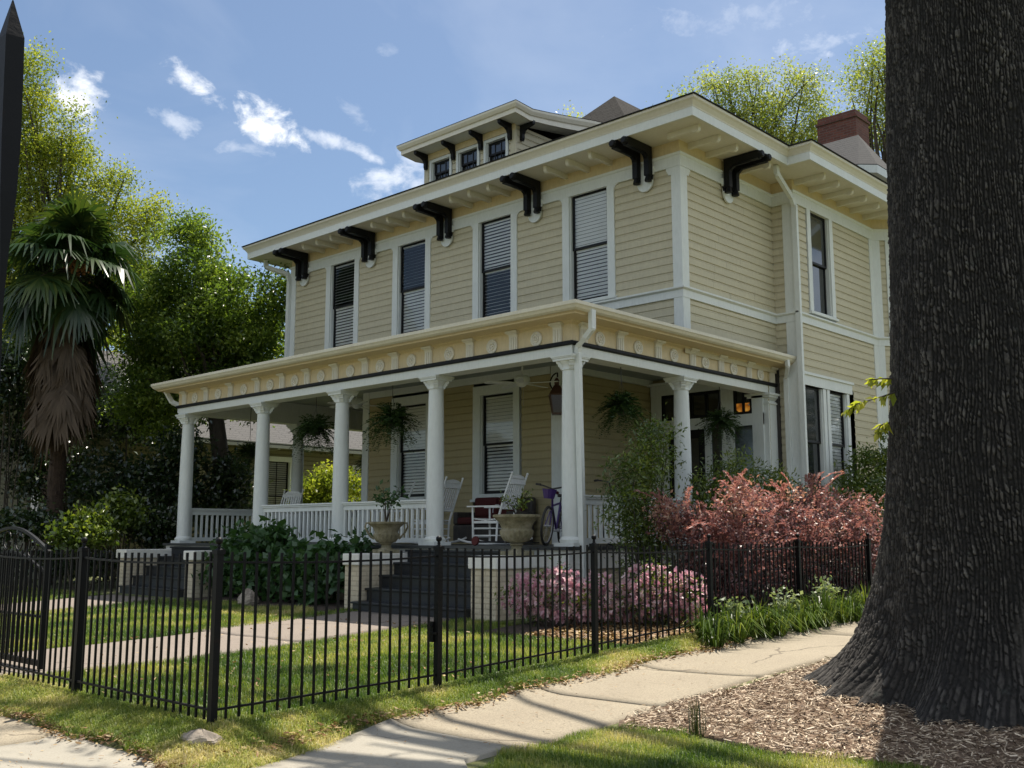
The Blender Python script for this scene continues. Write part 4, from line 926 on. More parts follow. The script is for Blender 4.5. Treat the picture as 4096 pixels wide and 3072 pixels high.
fern(-20.45,13.1,4.7,3.40,.36,'dark fern hanging at the far end between the two leftmost columns')
fern(-20.5,16.6,4.7,3.35,.34,'small fern hanging at the rear left corner of the porch')
hoop=MB(); hx,hy=-17.05,12.0; hoop.tube([(hx,hy,4.70),(hx,hy,4.32)],.012,6); hoop.tube([(hx+.15*math.cos(a)*.8,hy+.15*math.cos(a)*-.6,4.12+.2*math.sin(a)) for a in np.linspace(-.5,math.pi+.5,16)],.012,6)
tag(hoop.build('plant_hook','wire',off=(hx,hy,4.7)),'black metal hook with a rounded fork hanging beside the fern','plant hook')
def fan(x,y,rot,label):
    root=thing('ceiling_fan',(x,y,4.70),label,'ceiling fan','white ceiling fans of the porch')
    m=MB(); m.lathe([(.06,4.70),(.07,4.67),(.03,4.63)],(x,y,0),16); m.tube([(x,y,4.66),(x,y,4.32)],.016,8); m.build('downrod','trim_paint',root)
    m=MB(); m.lathe([(.03,4.34),(.10,4.33),(.135,4.29),(.145,4.25),(.13,4.20),(.09,4.18),(.06,4.14),(.02,4.12)],(x,y,0),24); m.build('motor','trim_paint',root,smooth=True)
    for i in range(5):
        a=R(rot+72*i); m=MB(); m.M=Matrix.Translation((x,y,4.19))@Matrix.Rotation(a,4,'Z')@Matrix.Rotation(R(11),4,'X'); m.prism([(.12,-.03),(.22,-.055),(.58,-.072),(.66,-.05),(.68,0),(.66,.05),(.58,.072),(.22,.055),(.12,.03)],.012,'z',-.006); m.build('blade','trim_paint',root)
    m=MB(); m.tube([(x+.03,y,4.13),(x+.03,y,3.80)],.003,4); m.build('pull_chain','metal',root)
fan(-12.05,13.15,20,'white ceiling fan in the bay over the main steps'); fan(-16.6,13.1,50,'white ceiling fan half hidden behind a middle column')
# lantern on a curved arm
lx,ly=-12.12,14.16; root=thing('wall_lantern',(-12.2,YW-.05,4.3),'copper gas lantern on a curved arm beside the corner column','lantern')
m=MB(); m.tube([(lx-.0,YW-.05,4.10),(lx-.17,ly+.1,4.20)]+[(lx+.18*math.cos(a)*-1+.02,ly,4.30+.20*math.sin(a)) for a in np.linspace(.0,math.pi/2,8)]+[(lx+.02,ly,4.42)],.014,8); m.build('arm','black_paint',root)
m=MB(); m.lathe([(.11,3.76),(.175,4.08)],(lx,ly,0),4); m.build('lantern_glass','dark_glass',root)
m=MB(); m.lathe([(.20,4.08),(.205,4.10),(.08,4.26),(.055,4.27),(.055,4.33),(.07,4.35),(.02,4.41)],(lx,ly,0),4); m.lathe([(.12,3.73),(.12,3.765)],(lx,ly,0),4)
for k in range(4):
    a=math.pi/2*k; m.bar((lx+.112*math.cos(a),ly+.112*math.sin(a),3.76),(lx+.178*math.cos(a),ly+.178*math.sin(a),4.08),.016)
m.build('lantern_frame','copper',root)
def rocker(x,y,rz,label):
    root=thing('rocking_chair',(x,y,FL),label,'rocking chair','white wooden rocking chairs on the porch',rz)
    def b(n,f):
        m=MB(); f(m); return m.build(n,'chair_paint',root,off=(0,0,0))
    lean=.30
    for s in (-1,1):
        b('rocker',lambda m:m.tube([(s*.25,.50*math.sin(t)*1.35,.025+.16*(1-math.cos(t*1.05))) for t in np.linspace(-.95,1.1,12)],.019,6))
        b('leg',lambda m:m.tube([(s*.26,-.24,.05),(s*.27,-.25,.63)],[.02,.017],8)); b('leg',lambda m:m.tube([(s*.24,.20,.05),(s*.235,.22,.40)],.018,8))
        b('armrest',lambda m:(m.box(s*.27-.045,s*.27+.045,-.34,.27,.63,.652)))
    m=MB()
    for s in (-1,1): m.tube([(s*.235,.21,.36),(s*.245,.21+lean*.5,.80),(s*.25,.21+lean,1.17)],[.021,.019,.016],8); m.sphere((s*.25,.215+lean,1.185),.022,10,6)
    yb=lambda z:.21+lean*(z-.36)/.81
    m.bar((-.235,yb(1.05),1.05),(.235,yb(1.05),1.05),.02,.10,up=(0,-.35,1)); m.prism([(-.23,1.10),(.23,1.10),(.15,1.145),(0,1.165),(-.15,1.145)],.02,'y',yb(1.1)-.01)
    m.bar((-.235,yb(.62),.62),(.235,yb(.62),.62),.02,.06,up=(0,-.35,1))
    for i in range(7):
        u=-.19+.38*i/6; m.bar((u,yb(.62),.62),(u,yb(1.04),1.04),.032,.012,up=(0,1,0))
    m.build('backrest','chair_paint',root,off=(0,0,0))
    def seat(m):
        for i in range(8): m.box(-.26,.26,-.27+i*.062,-.27+i*.062+.05,.40+.012*abs(i-4)*.6,.42+.012*abs(i-4)*.6)
        m.box(-.27,-.24,-.26,.23,.36,.40); m.box(.24,.27,-.26,.23,.36,.40)
        for z in (.14,.27): m.bar((-.25,-.24,z),(.25,-.24,z),.022); 
        for s in (-1,1):
            for z in (.16,.28): m.bar((s*.26,-.24,z),(s*.24,.21,z),.02)
    b('seat',seat)
rocker(-12.2,12.6,R(-78),'white rocking chair with a tall back beside the right stone urn')
rocker(-14.02,12.85,R(-80),'white rocking chair half hidden behind the column left of the stairs')
rocker(-19.55,13.35,R(20),'white rocking chair at the far left end of the porch')
rocker(-15.9,13.4,R(-40),'white rocking chair behind the left stone urn and railing')
# wicker love seat with red cushions
root=thing('wicker_sofa',(-13.55,13.95,FL),'dark wicker sofa with red cushions against the wall','sofa')
m=MB(); m.box(-14.3,-12.8,13.65,14.30,FL+.03,FL+.36); m.box(-14.3,-12.8,14.22,14.36,FL+.361,FL+.86); m.box(-14.3,-14.18,13.65,14.219,FL+.361,FL+.60); m.box(-12.92,-12.8,13.65,14.219,FL+.361,FL+.60); m.build('frame','dark_wicker',root,bevel=.03)
m=MB(); m.box(-14.17,-13.56,13.63,14.2,FL+.365,FL+.50); m.box(-13.54,-12.93,13.63,14.2,FL+.365,FL+.50); m.box(-14.16,-13.56,14.08,14.21,FL+.51,FL+.88); m.box(-13.54,-12.94,14.08,14.21,FL+.51,FL+.88); m.build('cushion','red_fabric',root,bevel=.04)
m=MB(); m.M=Matrix.Translation((-13.1,13.98,FL+.72))@Matrix.Rotation(R(45),4,'Y'); m.box(-.2,.2,-.06,.06,-.2,.2); tag(m.build('throw_pillow','tan_fabric',off=(-13.1,13.98,FL+.72),bevel=.05),'tan square throw pillow tipped on the wicker sofa','pillow')
m=MB(); cx,cy=-12.75,13.25; m.lathe([(.14,FL),(.15,FL+.02),(.15,FL+.40),(.11,FL+.50),(.09,FL+.52),(.09,FL+.58),(.105,FL+.60)],(cx,cy,0),20); root=tag(m.build('milk_can','dark_wicker',off=(cx,cy,FL),smooth=True),'dark metal milk can between the two rocking chairs','milk can')
m=MB(); m.tube([(cx-.1,cy,FL+.56)]+[(cx+.10*math.cos(a),cy,FL+.60+.10*math.sin(a)) for a in np.linspace(math.pi,0,8)],.01,6); m.build('handle','metal',root)
def urn(x,y,s,label,ears):
    z=1.275; root=thing('stone_urn',(x,y,z),label,'urn','stone urns on the cheek walls')
    m=MB(); m.box(x-.17*s,x+.17*s,y-.17*s,y+.17*s,z,z+.06); m.lathe([(.13,.06),(.085,.09),(.075,.13),(.10,.15),(.095,.17)],(x,y,z),20); m.build('foot','urn_stone',root)
    b=MB(); seg=36
    prof=[(.09,.17),(.17,.20),(.215,.27),(.225,.33),(.205,.36),(.21,.38),(.235,.44),(.30,.50),(.325,.515),(.325,.545),(.29,.55),(.26,.52)]
    vs=[]
    for r,h in prof:
        for k in range(seg):
            a=2*math.pi*k/seg; rr=r*s*(1+(.045*math.cos(a*18) if .18<h<.35 else 0)); vs.append((x+rr*math.cos(a),y+rr*math.sin(a),z+h*s))
    b.add(vs,[(i*seg+k,i*seg+(k+1)%seg,(i+1)*seg+(k+1)%seg,(i+1)*seg+k) for i in range(len(prof)-1) for k in range(seg)]+[tuple((len(prof)-1)*seg+k for k in range(seg))]); b.build('bowl','urn_stone',root,smooth=True)
    if ears:
        for sg in (-1,1):
            d=np.array([math.cos(R(43)),math.sin(R(43))])*sg; m=MB()
            m.tube([(x+d[0]*rr,y+d[1]*rr,z+h) for rr,h in ((.30*s,.52*s),(.36*s,.53*s),(.38*s,.46*s),(.33*s,.36*s),(.25*s,.27*s),(.22*s,.25*s))],.016,8); m.build('handle','urn_stone',root)
urn(-13.12,11.03,.92,'weathered stone urn with fluted bowl and looped handles left of the steps',True)
urn(-10.22,11.03,1.06,'broad mossy stone urn on the wall right of the steps',False)
def sprig(name,x,y,z,h,n,leafsize,mat,label,cat,spread=.2,stems=5,dry=None,lean=(0,0),off=None):
    root=thing(name,(x,y,z),label,cat); m=MB(); pts=[]
    for i in range(stems):
        a=6.28*i/stems+RNG.random(); s=spread*RNG.uniform(.3,1); top=(x+s*math.cos(a)+lean[0],y+s*math.sin(a)+lean[1],z+h*RNG.uniform(.6,1)); mid=(x+.3*s*math.cos(a),y+.3*s*math.sin(a),z+h*.45); m.tube([(x,y,z),mid,top],[.008,.006,.003],5)
        for t in RNG.random(n//stems):
            q=(1-t)*np.array(mid)+t*np.array(top); pts.append(q+RNG.normal(size=3)*.045)
    m.build('stem','bark',root); V,F,r=leaf_geo(np.array(pts),leafsize,.5); np_mesh('leaves',V,F,mat,root,r,off=(x,y,z)); return root
sprig('potted_plant',-13.12,11.03,1.75,.72,150,.085,'hydrangea_leaf','leafy green plant growing in the urn left of the steps','plant',.30,6)
sprig('potted_plant',-10.2,11.03,1.78,.42,150,.06,'nandina_leaf','small ferny plant growing in the urn right of the steps','plant',.28,7)
m=MB(); x,y=-10.42,11.05; m.tube([(x,y,1.78),(x+.02,y,2.2),(x-.03,y,2.7),(x+.02,y,2.98)],[.008,.006,.005,.003],5); dv_=m.build('dried_vine','bark',off=(x,y,1.78)); tag(dv_,'dried brown vine with curled leaves above the right urn','dried plant')
P=np.array([(x+RNG.normal()*.05-.04,y+RNG.normal()*.05,zz) for zz in (2.35,2.38,2.55,2.6,2.62,2.66,2.7,2.85,2.88,2.9,2.93,2.95,2.15,2.2) for _ in range(3)]); V,F,r=leaf_geo(P,.07,.5,0); np_mesh('dead_leaves',V,F,'dry_leaf',dv_,r,off=(x,y,1.78))
# bicycles
def bike(x,y,rz,s,label,fmat,basket,lean=.12):
    root=thing('bicycle',(x,y,FL),label,'bicycle',None,rz); root.rotation_euler=(0,lean,rz)
    w=.31*s; o0=(0,0,0)
    def wheel(cy):
        m=MB(); m.tube([(0,cy+w*math.cos(a),w+.015+w*math.sin(a)) for a in np.linspace(0,2*math.pi,37)],.021,8,False); wh=m.build('wheel','rubber',root,off=o0)
        k=MB(); k.tube([(0,cy+(w-.03)*math.cos(a),w+.015+(w-.03)*math.sin(a)) for a in np.linspace(0,2*math.pi,29)],.008,6,False)
        for q in range(12):
            a=q*math.pi/6; k.tube([(0,cy,w+.015),(0,cy+(w-.03)*math.cos(a),w+.015+(w-.03)*math.sin(a))],.0025,3)
        k.tube([(-.05,cy,w+.015),(.05,cy,w+.015)],.016,8); k.build('rim','metal',wh,off=o0)
    a,b=-.48*s,.48*s; wheel(a); wheel(b); hz=w+.015
    F_={'bb':(0,.05*s,.26*s),'st':(0,.16*s,.72*s),'hd':(0,-.30*s,.66*s),'ht':(0,-.34*s,.82*s),'ra':(0,b,hz),'fa':(0,a,hz)}
    m=MB()
    for p,q in (('bb','st'),('bb','hd'),('hd','st'),('ht','hd')): m.tube([F_[p],F_[q]],.018,8)
    for sx in (-.04,.04):
        for p,q in (('bb','ra'),('st','ra')): m.tube([F_[p],(sx,F_[q][1],F_[q][2])],.010,6)
        m.tube([F_['hd'],(sx,F_['fa'][1],F_['fa'][2])],.012,6)
    m.build('frame',fmat,root,off=o0)
    m=MB(); m.tube([F_['ht'],(0,-.36*s,.95*s)],.014,8); m.tube([(-.30,-.24*s,1.0*s),(-.15,-.36*s,.98*s),(0,-.38*s,.94*s),(.15,-.36*s,.98*s),(.30,-.24*s,1.0*s)],.012,8); m.tube([(-.32,-.22*s,1.0*s),(-.22,-.31*s,.995*s)],.018,8); m.tube([(.32,-.22*s,1.0*s),(.22,-.31*s,.995*s)],.018,8); m.build('handlebar','rubber',root,off=o0)
    m=MB(); m.tube([F_['st'],(0,.18*s,.82*s)],.013,8); m.prism([(-.02,.02*s),(.02,.02*s),(.05,.16*s),(.085,.24*s),(.06,.30*s),(-.06,.30*s),(-.085,.24*s),(-.05,.16*s)],.05,'z',.82*s); m.build('saddle','rubber',root,off=o0,bevel=.015)
    m=MB(); m.tube([(-.06,F_['bb'][1],F_['bb'][2]),(.06,F_['bb'][1],F_['bb'][2])],.03,10); m.box(.06,.14,F_['bb'][1]+.08,F_['bb'][1]+.16,F_['bb'][2]-.02,F_['bb'][2]); m.build('crank','metal',root,off=o0)
    if basket:
        m=MB(); m.M=Matrix.Translation((0,-.53*s,.90*s)); m.lathe([(.085,-.12),(.12,.02),(.125,.03),(.11,.02)],(0,0,0),12,sy=.7); m.build('basket','purple_plastic',root,off=o0)
        m=MB(); m.sphere((.1,-.42*s,.88*s),.028,10,6); m.build('reflector','red_fabric',root,off=o0)
bike(-10.95,12.7,R(24),.95,'child sized purple bicycle with a basket leaning by the corner column','purple_plastic',True,.10)
bike(-10.3,13.7,R(15),1.08,'dark bicycle with only saddle and handlebar showing above the side railing','rubber',False,-.08)
# scooter lying on the porch edge
root=thing('kick_scooter',(-10.9,11.5,FL),'dark kick scooter with a red wheel lying by the stairs','scooter')
m=MB(); m.tube([(-11.45,11.46,FL+.06),(-10.75,11.55,FL+.06)],.015,8); m.box(-10.75,-10.3,11.48,11.62,FL+.04,FL+.06); m.build('frame','black_paint',root)
m=MB(); m.M=Matrix.Translation((-11.47,11.44,FL+.075))@Matrix.Rotation(R(80),4,'X'); m.lathe([(.03,-.02),(.07,-.02),(.075,0),(.07,.02),(.03,.02)],(0,0,0),16); m.build('wheel','red_fabric',root)
m=MB(); m.tube([(-10.8,11.40,FL+.06),(-10.82,11.68,FL+.06)],.018,8); m.build('handlebar','rubber',root)
# ================================================================== PLANTS
def cloud(ells,n):
    """points in the union of ellipsoids, weighted by size, denser near the skin"""
    vol=np.array([e[1][0]*e[1][1]*e[1][2] for e in ells])**.75; ix=RNG.choice(len(ells),n,p=vol/vol.sum())
    d=unit(RNG.normal(size=(n,3))); rr=RNG.random(n)**.35
    c=np.array([e[0] for e in ells])[ix]; s=np.array([e[1] for e in ells])[ix]
    return c+d*s*rr[:,None]
def clumps(ells,nc,per,cr,size,aspect=.5,up=.3,zmin=-1e9,droop=None,bias=None):
    C_=cloud(ells,nc); C_=C_[C_[:,2]>zmin]; nc=len(C_)
    P=np.repeat(C_,per,0)+RNG.normal(size=(nc*per,3))*np.array([cr,cr,cr*.7])
    rv=np.clip(np.repeat(RNG.random(nc),per)*.75+RNG.random(nc*per)*.3-.02,0,1)
    if bias is not None: rv=np.clip(rv+bias(P),0,1)
    k=P[:,2]>zmin; P=P[k]; rv=rv[k]
    return leaf_geo(P,size,aspect,up,rv=rv,dirs=None if droop is None else np.tile(np.array(droop),(len(P),1)),jit=.7)+(C_,)
def tree(name,base,ells,nc,per,cr,size,mat,label,trunk_r,limb_targets=24,group=None,cat='tree',aspect=.5,fork=None,bark='bark',trunkpts=None,zmin=-1e9):
    bz=float(g(base[0],base[1])); root=thing(name,(base[0],base[1],bz),label,cat,group)
    V,F,r,C_=clumps(ells,nc,per,cr,size,aspect,zmin=zmin)
    np_mesh('crown',V,F,mat,root,r,off=(base[0],base[1],bz))
    m=MB(); cen=np.mean([e[0] for e in ells],0); B=np.array([base[0],base[1],bz-.2]); fk=np.array(fork if fork is not None else [base[0]*.8+cen[0]*.2,base[1]*.8+cen[1]*.2,bz+(cen[2]-bz)*.45])
    m.tube([B,B*.5+fk*.5+RNG.normal(size=3)*trunk_r*.5,fk],[trunk_r*1.25,trunk_r,trunk_r*.8],10)
    for i in RNG.choice(len(C_),min(limb_targets,len(C_)),replace=False):
        t=C_[i]; mid=fk*.5+t*.5+RNG.normal(size=3)*.25*np.linalg.norm(t-fk)*.3; mid[2]+=.1*np.linalg.norm(t-fk)
        m.tube([fk-(0,0,trunk_r),fk*.75+mid*.25,mid,t],[trunk_r*.5,trunk_r*.36,trunk_r*.2,trunk_r*.05],6)
    m.build('trunk',bark,root,smooth=True); return root
def shrub(name,x,y,ells,nc,per,cr,size,mat,label,cat='shrub',group=None,stems=8,aspect=.5,zmin=None,bias=None,up=.3,droop=None,part='foliage'):
    z=float(g(x,y)); root=thing(name,(x,y,z),label,cat,group); V,F,r,C_=clumps(ells,nc,per,cr,size,aspect,up,zmin=z+.02 if zmin is None else zmin,bias=bias,droop=droop)
    np_mesh(part,V,F,mat,root,r,off=(x,y,z)); m=MB()
    for i in RNG.choice(len(C_),min(stems,len(C_)),replace=False):
        t=C_[i]; q=np.array([x+.35*(t[0]-x),y+.35*(t[1]-y),z-.03]); m.tube([q,q*.5+t*.5+RNG.normal(size=3)*.06,t],[.018,.013,.005],5)
    m.build('stems','bark',root); return root
# --- tall tree at the far left, behind the palm
def at(d,u,v): return np.array(Vector((0,0,1.55))+(fwd+_r*((u-2048)/4124.57)-_u*((v-1536)/4124.57))*d)
def el(d,u,v,ru,rv,rd=None):
    c=at(d,u,v); s=d/4124.57; rd=rd or ru; return (c,(max(ru,rd)*s,max(ru,rd)*s,rv*s))
D=33
tree('tall_tree',at(D,150,2100)[:2],[el(D,95,420,95,130),el(D,110,650,130,170),el(D,250,620,90,110),el(D,200,900,230,190),el(D,440,760,75,90),el(D,330,720,60,110),el(D,400,980,190,150),el(D,560,900,80,90),el(D,620,830,45,60),el(D,520,1150,150,130),el(D,100,1200,200,200),el(D,-120,800,200,300),el(D,120,300,35,100),el(D,150,260,25,70),el(D,90,250,25,80),el(D,290,470,35,90),el(D,430,640,25,60),el(D,640,800,30,60)],900,120,.32,.095,'spring_leaf','tall yellow green tree rising behind the palm','' and 0 or .42,40)
D=26.5
tree('broadleaf_tree',(-22.9,14.6),[el(D,760,960,110,80),el(D,780,1120,190,120),el(D,640,1230,130,110),el(D,930,1230,210,140),el(D,1090,1190,90,110),el(D,800,1350,280,130),el(D,620,1430,120,110),el(D,1020,1400,170,130),el(D,760,1560,250,120),el(D,1010,1580,120,100),el(D,640,1650,170,110),el(D,760,900,40,50),el(D,1150,1130,50,60)],600,125,.22,.098,'magnolia_leaf','broad bushy green tree between the palm and the house',.24,36,fork=at(26.5,860,1640))
# --- dark understory between the neighbour and the porch
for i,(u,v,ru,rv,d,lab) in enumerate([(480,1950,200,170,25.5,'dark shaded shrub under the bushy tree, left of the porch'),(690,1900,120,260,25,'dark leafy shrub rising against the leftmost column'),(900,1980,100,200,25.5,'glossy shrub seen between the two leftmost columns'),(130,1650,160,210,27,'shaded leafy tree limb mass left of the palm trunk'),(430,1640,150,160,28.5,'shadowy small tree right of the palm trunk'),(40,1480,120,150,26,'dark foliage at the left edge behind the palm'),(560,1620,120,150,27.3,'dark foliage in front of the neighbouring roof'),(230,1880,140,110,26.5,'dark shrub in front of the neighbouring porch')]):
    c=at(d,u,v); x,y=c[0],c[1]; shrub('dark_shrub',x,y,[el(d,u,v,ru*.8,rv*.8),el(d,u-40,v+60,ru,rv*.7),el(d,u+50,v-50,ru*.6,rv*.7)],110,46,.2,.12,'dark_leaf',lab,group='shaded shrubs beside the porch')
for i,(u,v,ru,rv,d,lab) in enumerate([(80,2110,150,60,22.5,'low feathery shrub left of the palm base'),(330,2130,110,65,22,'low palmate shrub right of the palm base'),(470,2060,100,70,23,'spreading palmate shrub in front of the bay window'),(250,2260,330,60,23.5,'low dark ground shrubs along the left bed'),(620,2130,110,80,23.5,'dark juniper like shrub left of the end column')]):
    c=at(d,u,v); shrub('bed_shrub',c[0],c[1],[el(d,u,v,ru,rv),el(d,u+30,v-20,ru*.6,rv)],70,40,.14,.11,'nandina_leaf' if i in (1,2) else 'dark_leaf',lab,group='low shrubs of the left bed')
D=25
c=at(27.5,1300,1960); shrub('sunlit_shrub',c[0],c[1],[el(27.5,1250,1960,60,60),el(27.5,1320,1935,75,75),el(27.5,1290,2010,110,70),el(28,1420,1940,60,60)],110,50,.14,.10,'spring_leaf','sunlit yellow green bush seen across the porch')
# --- thin trees behind the house on the right
D=47
tree('background_tree',at(D,3000,2000)[:2],[el(D,2770,400,60,55),el(D,2890,350,60,60),el(D,3010,340,55,70),el(D,3150,250,35,55),el(D,3190,330,70,55),el(D,2830,470,80,60),el(D,2960,450,80,60),el(D,3090,420,80,70),el(D,3230,420,60,50),el(D,3310,500,60,50),el(D,2720,500,60,45),el(D,3000,550,150,70),el(D,3200,560,130,70),el(D,2640,470,45,30),el(D,2700,330,30,30),el(D,2830,300,30,25),el(D,3060,260,30,30),el(D,3260,300,30,30)],330,70,.33,.125,'airy_leaf','airy light green tree above the roof behind the house',.3,60,fork=at(D,3000,950))
tree('background_tree',at(D-4,3560,2000)[:2],[el(D-4,3480,250,60,80),el(D-4,3420,340,80,70),el(D-4,3510,380,80,120),el(D-4,3560,250,90,120),el(D-4,3500,520,80,90),el(D-4,3650,400,150,160)],150,76,.38,.125,'airy_leaf','airy tree beyond the chimney, beside the oak trunk',.3,36,fork=at(D-4,3540,900))
D=50
tree('background_tree',at(D,2300,2000)[:2],[el(D,2300,452,24,24),el(D,2290,520,60,60),el(D,2340,560,80,60)],60,30,.3,.125,'airy_leaf','small tree top just showing over the roof by the dormer',.2,10,fork=at(D,2300,800))
# --- trees far to the left behind the neighbour, closing the view
for i,(u,d) in enumerate([(-250,42),(120,46),(520,45),(900,44),(1250,48)]):
    b=at(d,u,2100); tree('far_tree',b[:2],[el(d,u,1500,260,330),el(d,u+120,1750,260,260),el(d,u-100,1300 if i<2 else 1560,150,150)],120,46,.6,.36,'magnolia_leaf' if i%2 else 'spring_leaf',['far tree at the outer left edge','far tree directly behind the palm','far tree behind the bushy tree','far tree behind the neighbouring roof','far tree glimpsed through the porch'][i],.3,12,group='trees behind the neighbouring house')
# --- palm
px,py=float(at(24.5,205,2150)[0]),float(at(24.5,205,2150)[1]); pz=float(g(px,py)); top=at(24.5,283,1065)
root=thing('fan_palm',(px,py,pz),'windmill palm with shaggy trunk and a skirt of dead fronds','palm')
m=MB(); n=26; pts=[np.array([px,py,pz-.1])*(1-t)+top*t+np.array([.06*math.sin(3*t),0,0]) for t in np.linspace(0,1,n)]; m.tube(pts,[.14+.06*math.sin(t*3.1)+.018*math.sin(i*2.4) for i,t in enumerate(np.linspace(0,1,n))],16)
for i in range(230):
    t=RNG.random()*.93; a=RNG.random()*6.28; p=np.array([px,py,pz])*(1-t)+top*t; rr=.14+.06*math.sin(t*3.1); d=np.array([math.cos(a),math.sin(a),0]); m.tube([p+d*rr*.8,p+d*(rr+.07)+[0,0,.06],p+d*(rr+.11)+[0,0,.02+RNG.normal()*.08]],[.022,.014,.006],4)
m.build('trunk','palm_bark',root)
def palm_frond(org,a,elv,plen,rad,droop,gs,nl=34,span=R(300)):
    d=np.array([math.cos(a)*math.cos(elv),math.sin(a)*math.cos(elv),math.sin(elv)]); sag=np.array([0,0,-1.])*plen*droop
    hub=org+d*plen+sag*.35; ax=unit(d+np.array([0,0,-.55*droop])); sd=unit(np.cross(ax,[0,0,1.])); nn=np.cross(sd,ax)
    base=RNG.random()*.6
    for i in range(nl):
        th=(i/(nl-1)-.5)*span; dr=ax*math.cos(th)+sd*math.sin(th); L=rad*(1-.22*abs(th)/(span/2))*RNG.uniform(.92,1.05)
        dr=unit(dr+nn*(-.22*math.cos(th*1.0))+np.array([0,0,-.12])); w=.026*rad/.62
        p0=hub; p1=hub+dr*L*.62; L*=(.45 if RNG.random()<.08 else 1); p1=hub+dr*L*.62; p2=hub+dr*L+np.array([0,0,-L*(.18+.5*RNG.random()**3)])+RNG.normal(size=3)*.03*L; s=unit(np.cross(dr,nn))*w
        V=np.array([p0-s*.3,p0+s*.3,p1+s+nn*.01,p1-s+nn*.01,p2+s*.15,p2-s*.15]); F=np.array([[0,1,2,3],[3,2,4,5]]); gs.append((V,F,np.full(6,np.clip(base+RNG.random()*.4,0,1))))
    return hub
gs=[];stems=MB(); top=np.array(top)
for i in range(58):
    a=i*2.39996+RNG.normal()*.25; f=i/57; elv=1.35-2.2*f+RNG.normal()*.3; pl=RNG.uniform(.75,1.3); h=palm_frond(top+[0,0,.15-.35*f],a,elv,pl,RNG.uniform(.85,1.1),.35+.5*f,gs); stems.tube([top+[0,0,.1-.3*f],top*.4+h*.6+[0,0,.08],h],[.016,.013,.011],5)
V,F,r=join_geo(gs); np_mesh('fronds',V,F,'palm_leaf',root,r,off=(px,py,pz)); stems.build('leaf_stalks','palm_bark',root)
gs=[]
for i in range(70):
    a=RNG.random()*6.28; org=top+[0,0,-.3-2.1*RNG.random()**1.3]; palm_frond(org,a,-.75-.4*RNG.random(),RNG.uniform(.5,.85),RNG.uniform(.75,1.15),1.6,gs,24,R(120))
V,F,r=join_geo(gs); np_mesh('dead_skirt',V,F,'dead_palm',root,r,off=(px,py,pz))
m=MB(); fc=at(23.7,315,1065)
for i in range(170): p=fc+RNG.normal(size=3)*[.14,.14,.10]; m.sphere(tuple(p),.024,6,4)
m.build('fruit_cluster','orange_fruit',root)
# --- hydrangea along the porch front between the two stairs
hyd=lambda u,v,ru,rv,d: el(d,u,v,ru,rv)
shrub('hydrangea_hedge',-15.6,10.75,[((-16.9,10.8,.95),(.75,.42,.62)),((-16.0,10.75,1.0),(.8,.45,.65)),((-15.0,10.75,.9),(.8,.45,.58)),((-14.2,10.75,.95),(.65,.42,.52)),((-13.75,10.9,1.15),(.35,.35,.4)),((-17.6,10.9,.85),(.5,.4,.5)),((-16.2,10.8,1.5),(.4,.3,.3)),((-16.9,10.8,1.45),(.4,.3,.3))],400,14,.12,.145,'hydrangea_leaf','big leaved green hydrangea hedge in front of the porch railing','hedge',stems=26,aspect=.72,up=.5)
# --- azaleas
def azalea(x,y,ells,nf,label,light):
    z=float(g(x,y)); root=shrub('azalea_bush',x,y,ells,80,24,.08,.05,'nandina_leaf',label,'azalea','pink azaleas by the side fence',10)
    n=nf; C_=cloud([(c,(s[0]*1.05,s[1]*1.05,s[2]*1.05)) for c,s in ells],n); C_=C_[C_[:,2]>z+.1]; gs=[]
    n=len(C_); k=6; cen=np.mean([e[0] for e in ells],0); out=unit(C_-cen+np.array([0,-.25,.15])); rv=np.repeat(RNG.random(n),k)
    P=np.repeat(C_,k,0); a=np.tile(np.arange(k)*2*math.pi/k,n); t1=unit(np.cross(out,RNG.normal(size=(n,3)))); t2=np.cross(out,t1)
    dirs=np.repeat(t1,k,0)*np.cos(a)[:,None]+np.repeat(t2,k,0)*np.sin(a)[:,None]+np.repeat(out,k,0)*.55
    V,F,r=leaf_geo(P,.062,.75,0,dirs,rv,.2,.1); np_mesh('blossoms',V,F,'azalea_petal',root,r,off=(x,y,z))
azalea(-8.75,10.35,[((-9.25,10.25,.72),(.38,.32,.34)),((-8.8,10.3,.80),(.42,.34,.38)),((-8.35,10.5,.72),(.38,.34,.34)),((-8.1,10.75,.62),(.25,.28,.24))],680,'wide pink azalea bush beside the right stair wall',0)
azalea(-7.6,10.95,[((-7.72,10.8,.88),(.34,.32,.34)),((-7.40,11.1,.82),(.30,.28,.30)),((-7.58,10.95,.62),(.32,.30,.22))],380,'smaller pink azalea bush between the third and fourth fence posts',1)
m=MB(); yx,yy=-7.62,10.75; z=float(g(yx,yy)); m.tube([(yx,yy,z-.05),(yx,yy,z+.3)],.01,6); mk=m.build('marker_flag','metal',off=(yx,yy,z)); tag(mk,'small yellow marker plate standing under the azalea','marker'); m=MB(); m.box(yx-.07,yx+.07,yy-.02,yy-.012,z+.08,z+.34); m.build('plate','yellow_plastic',mk,off=(yx,yy,z))
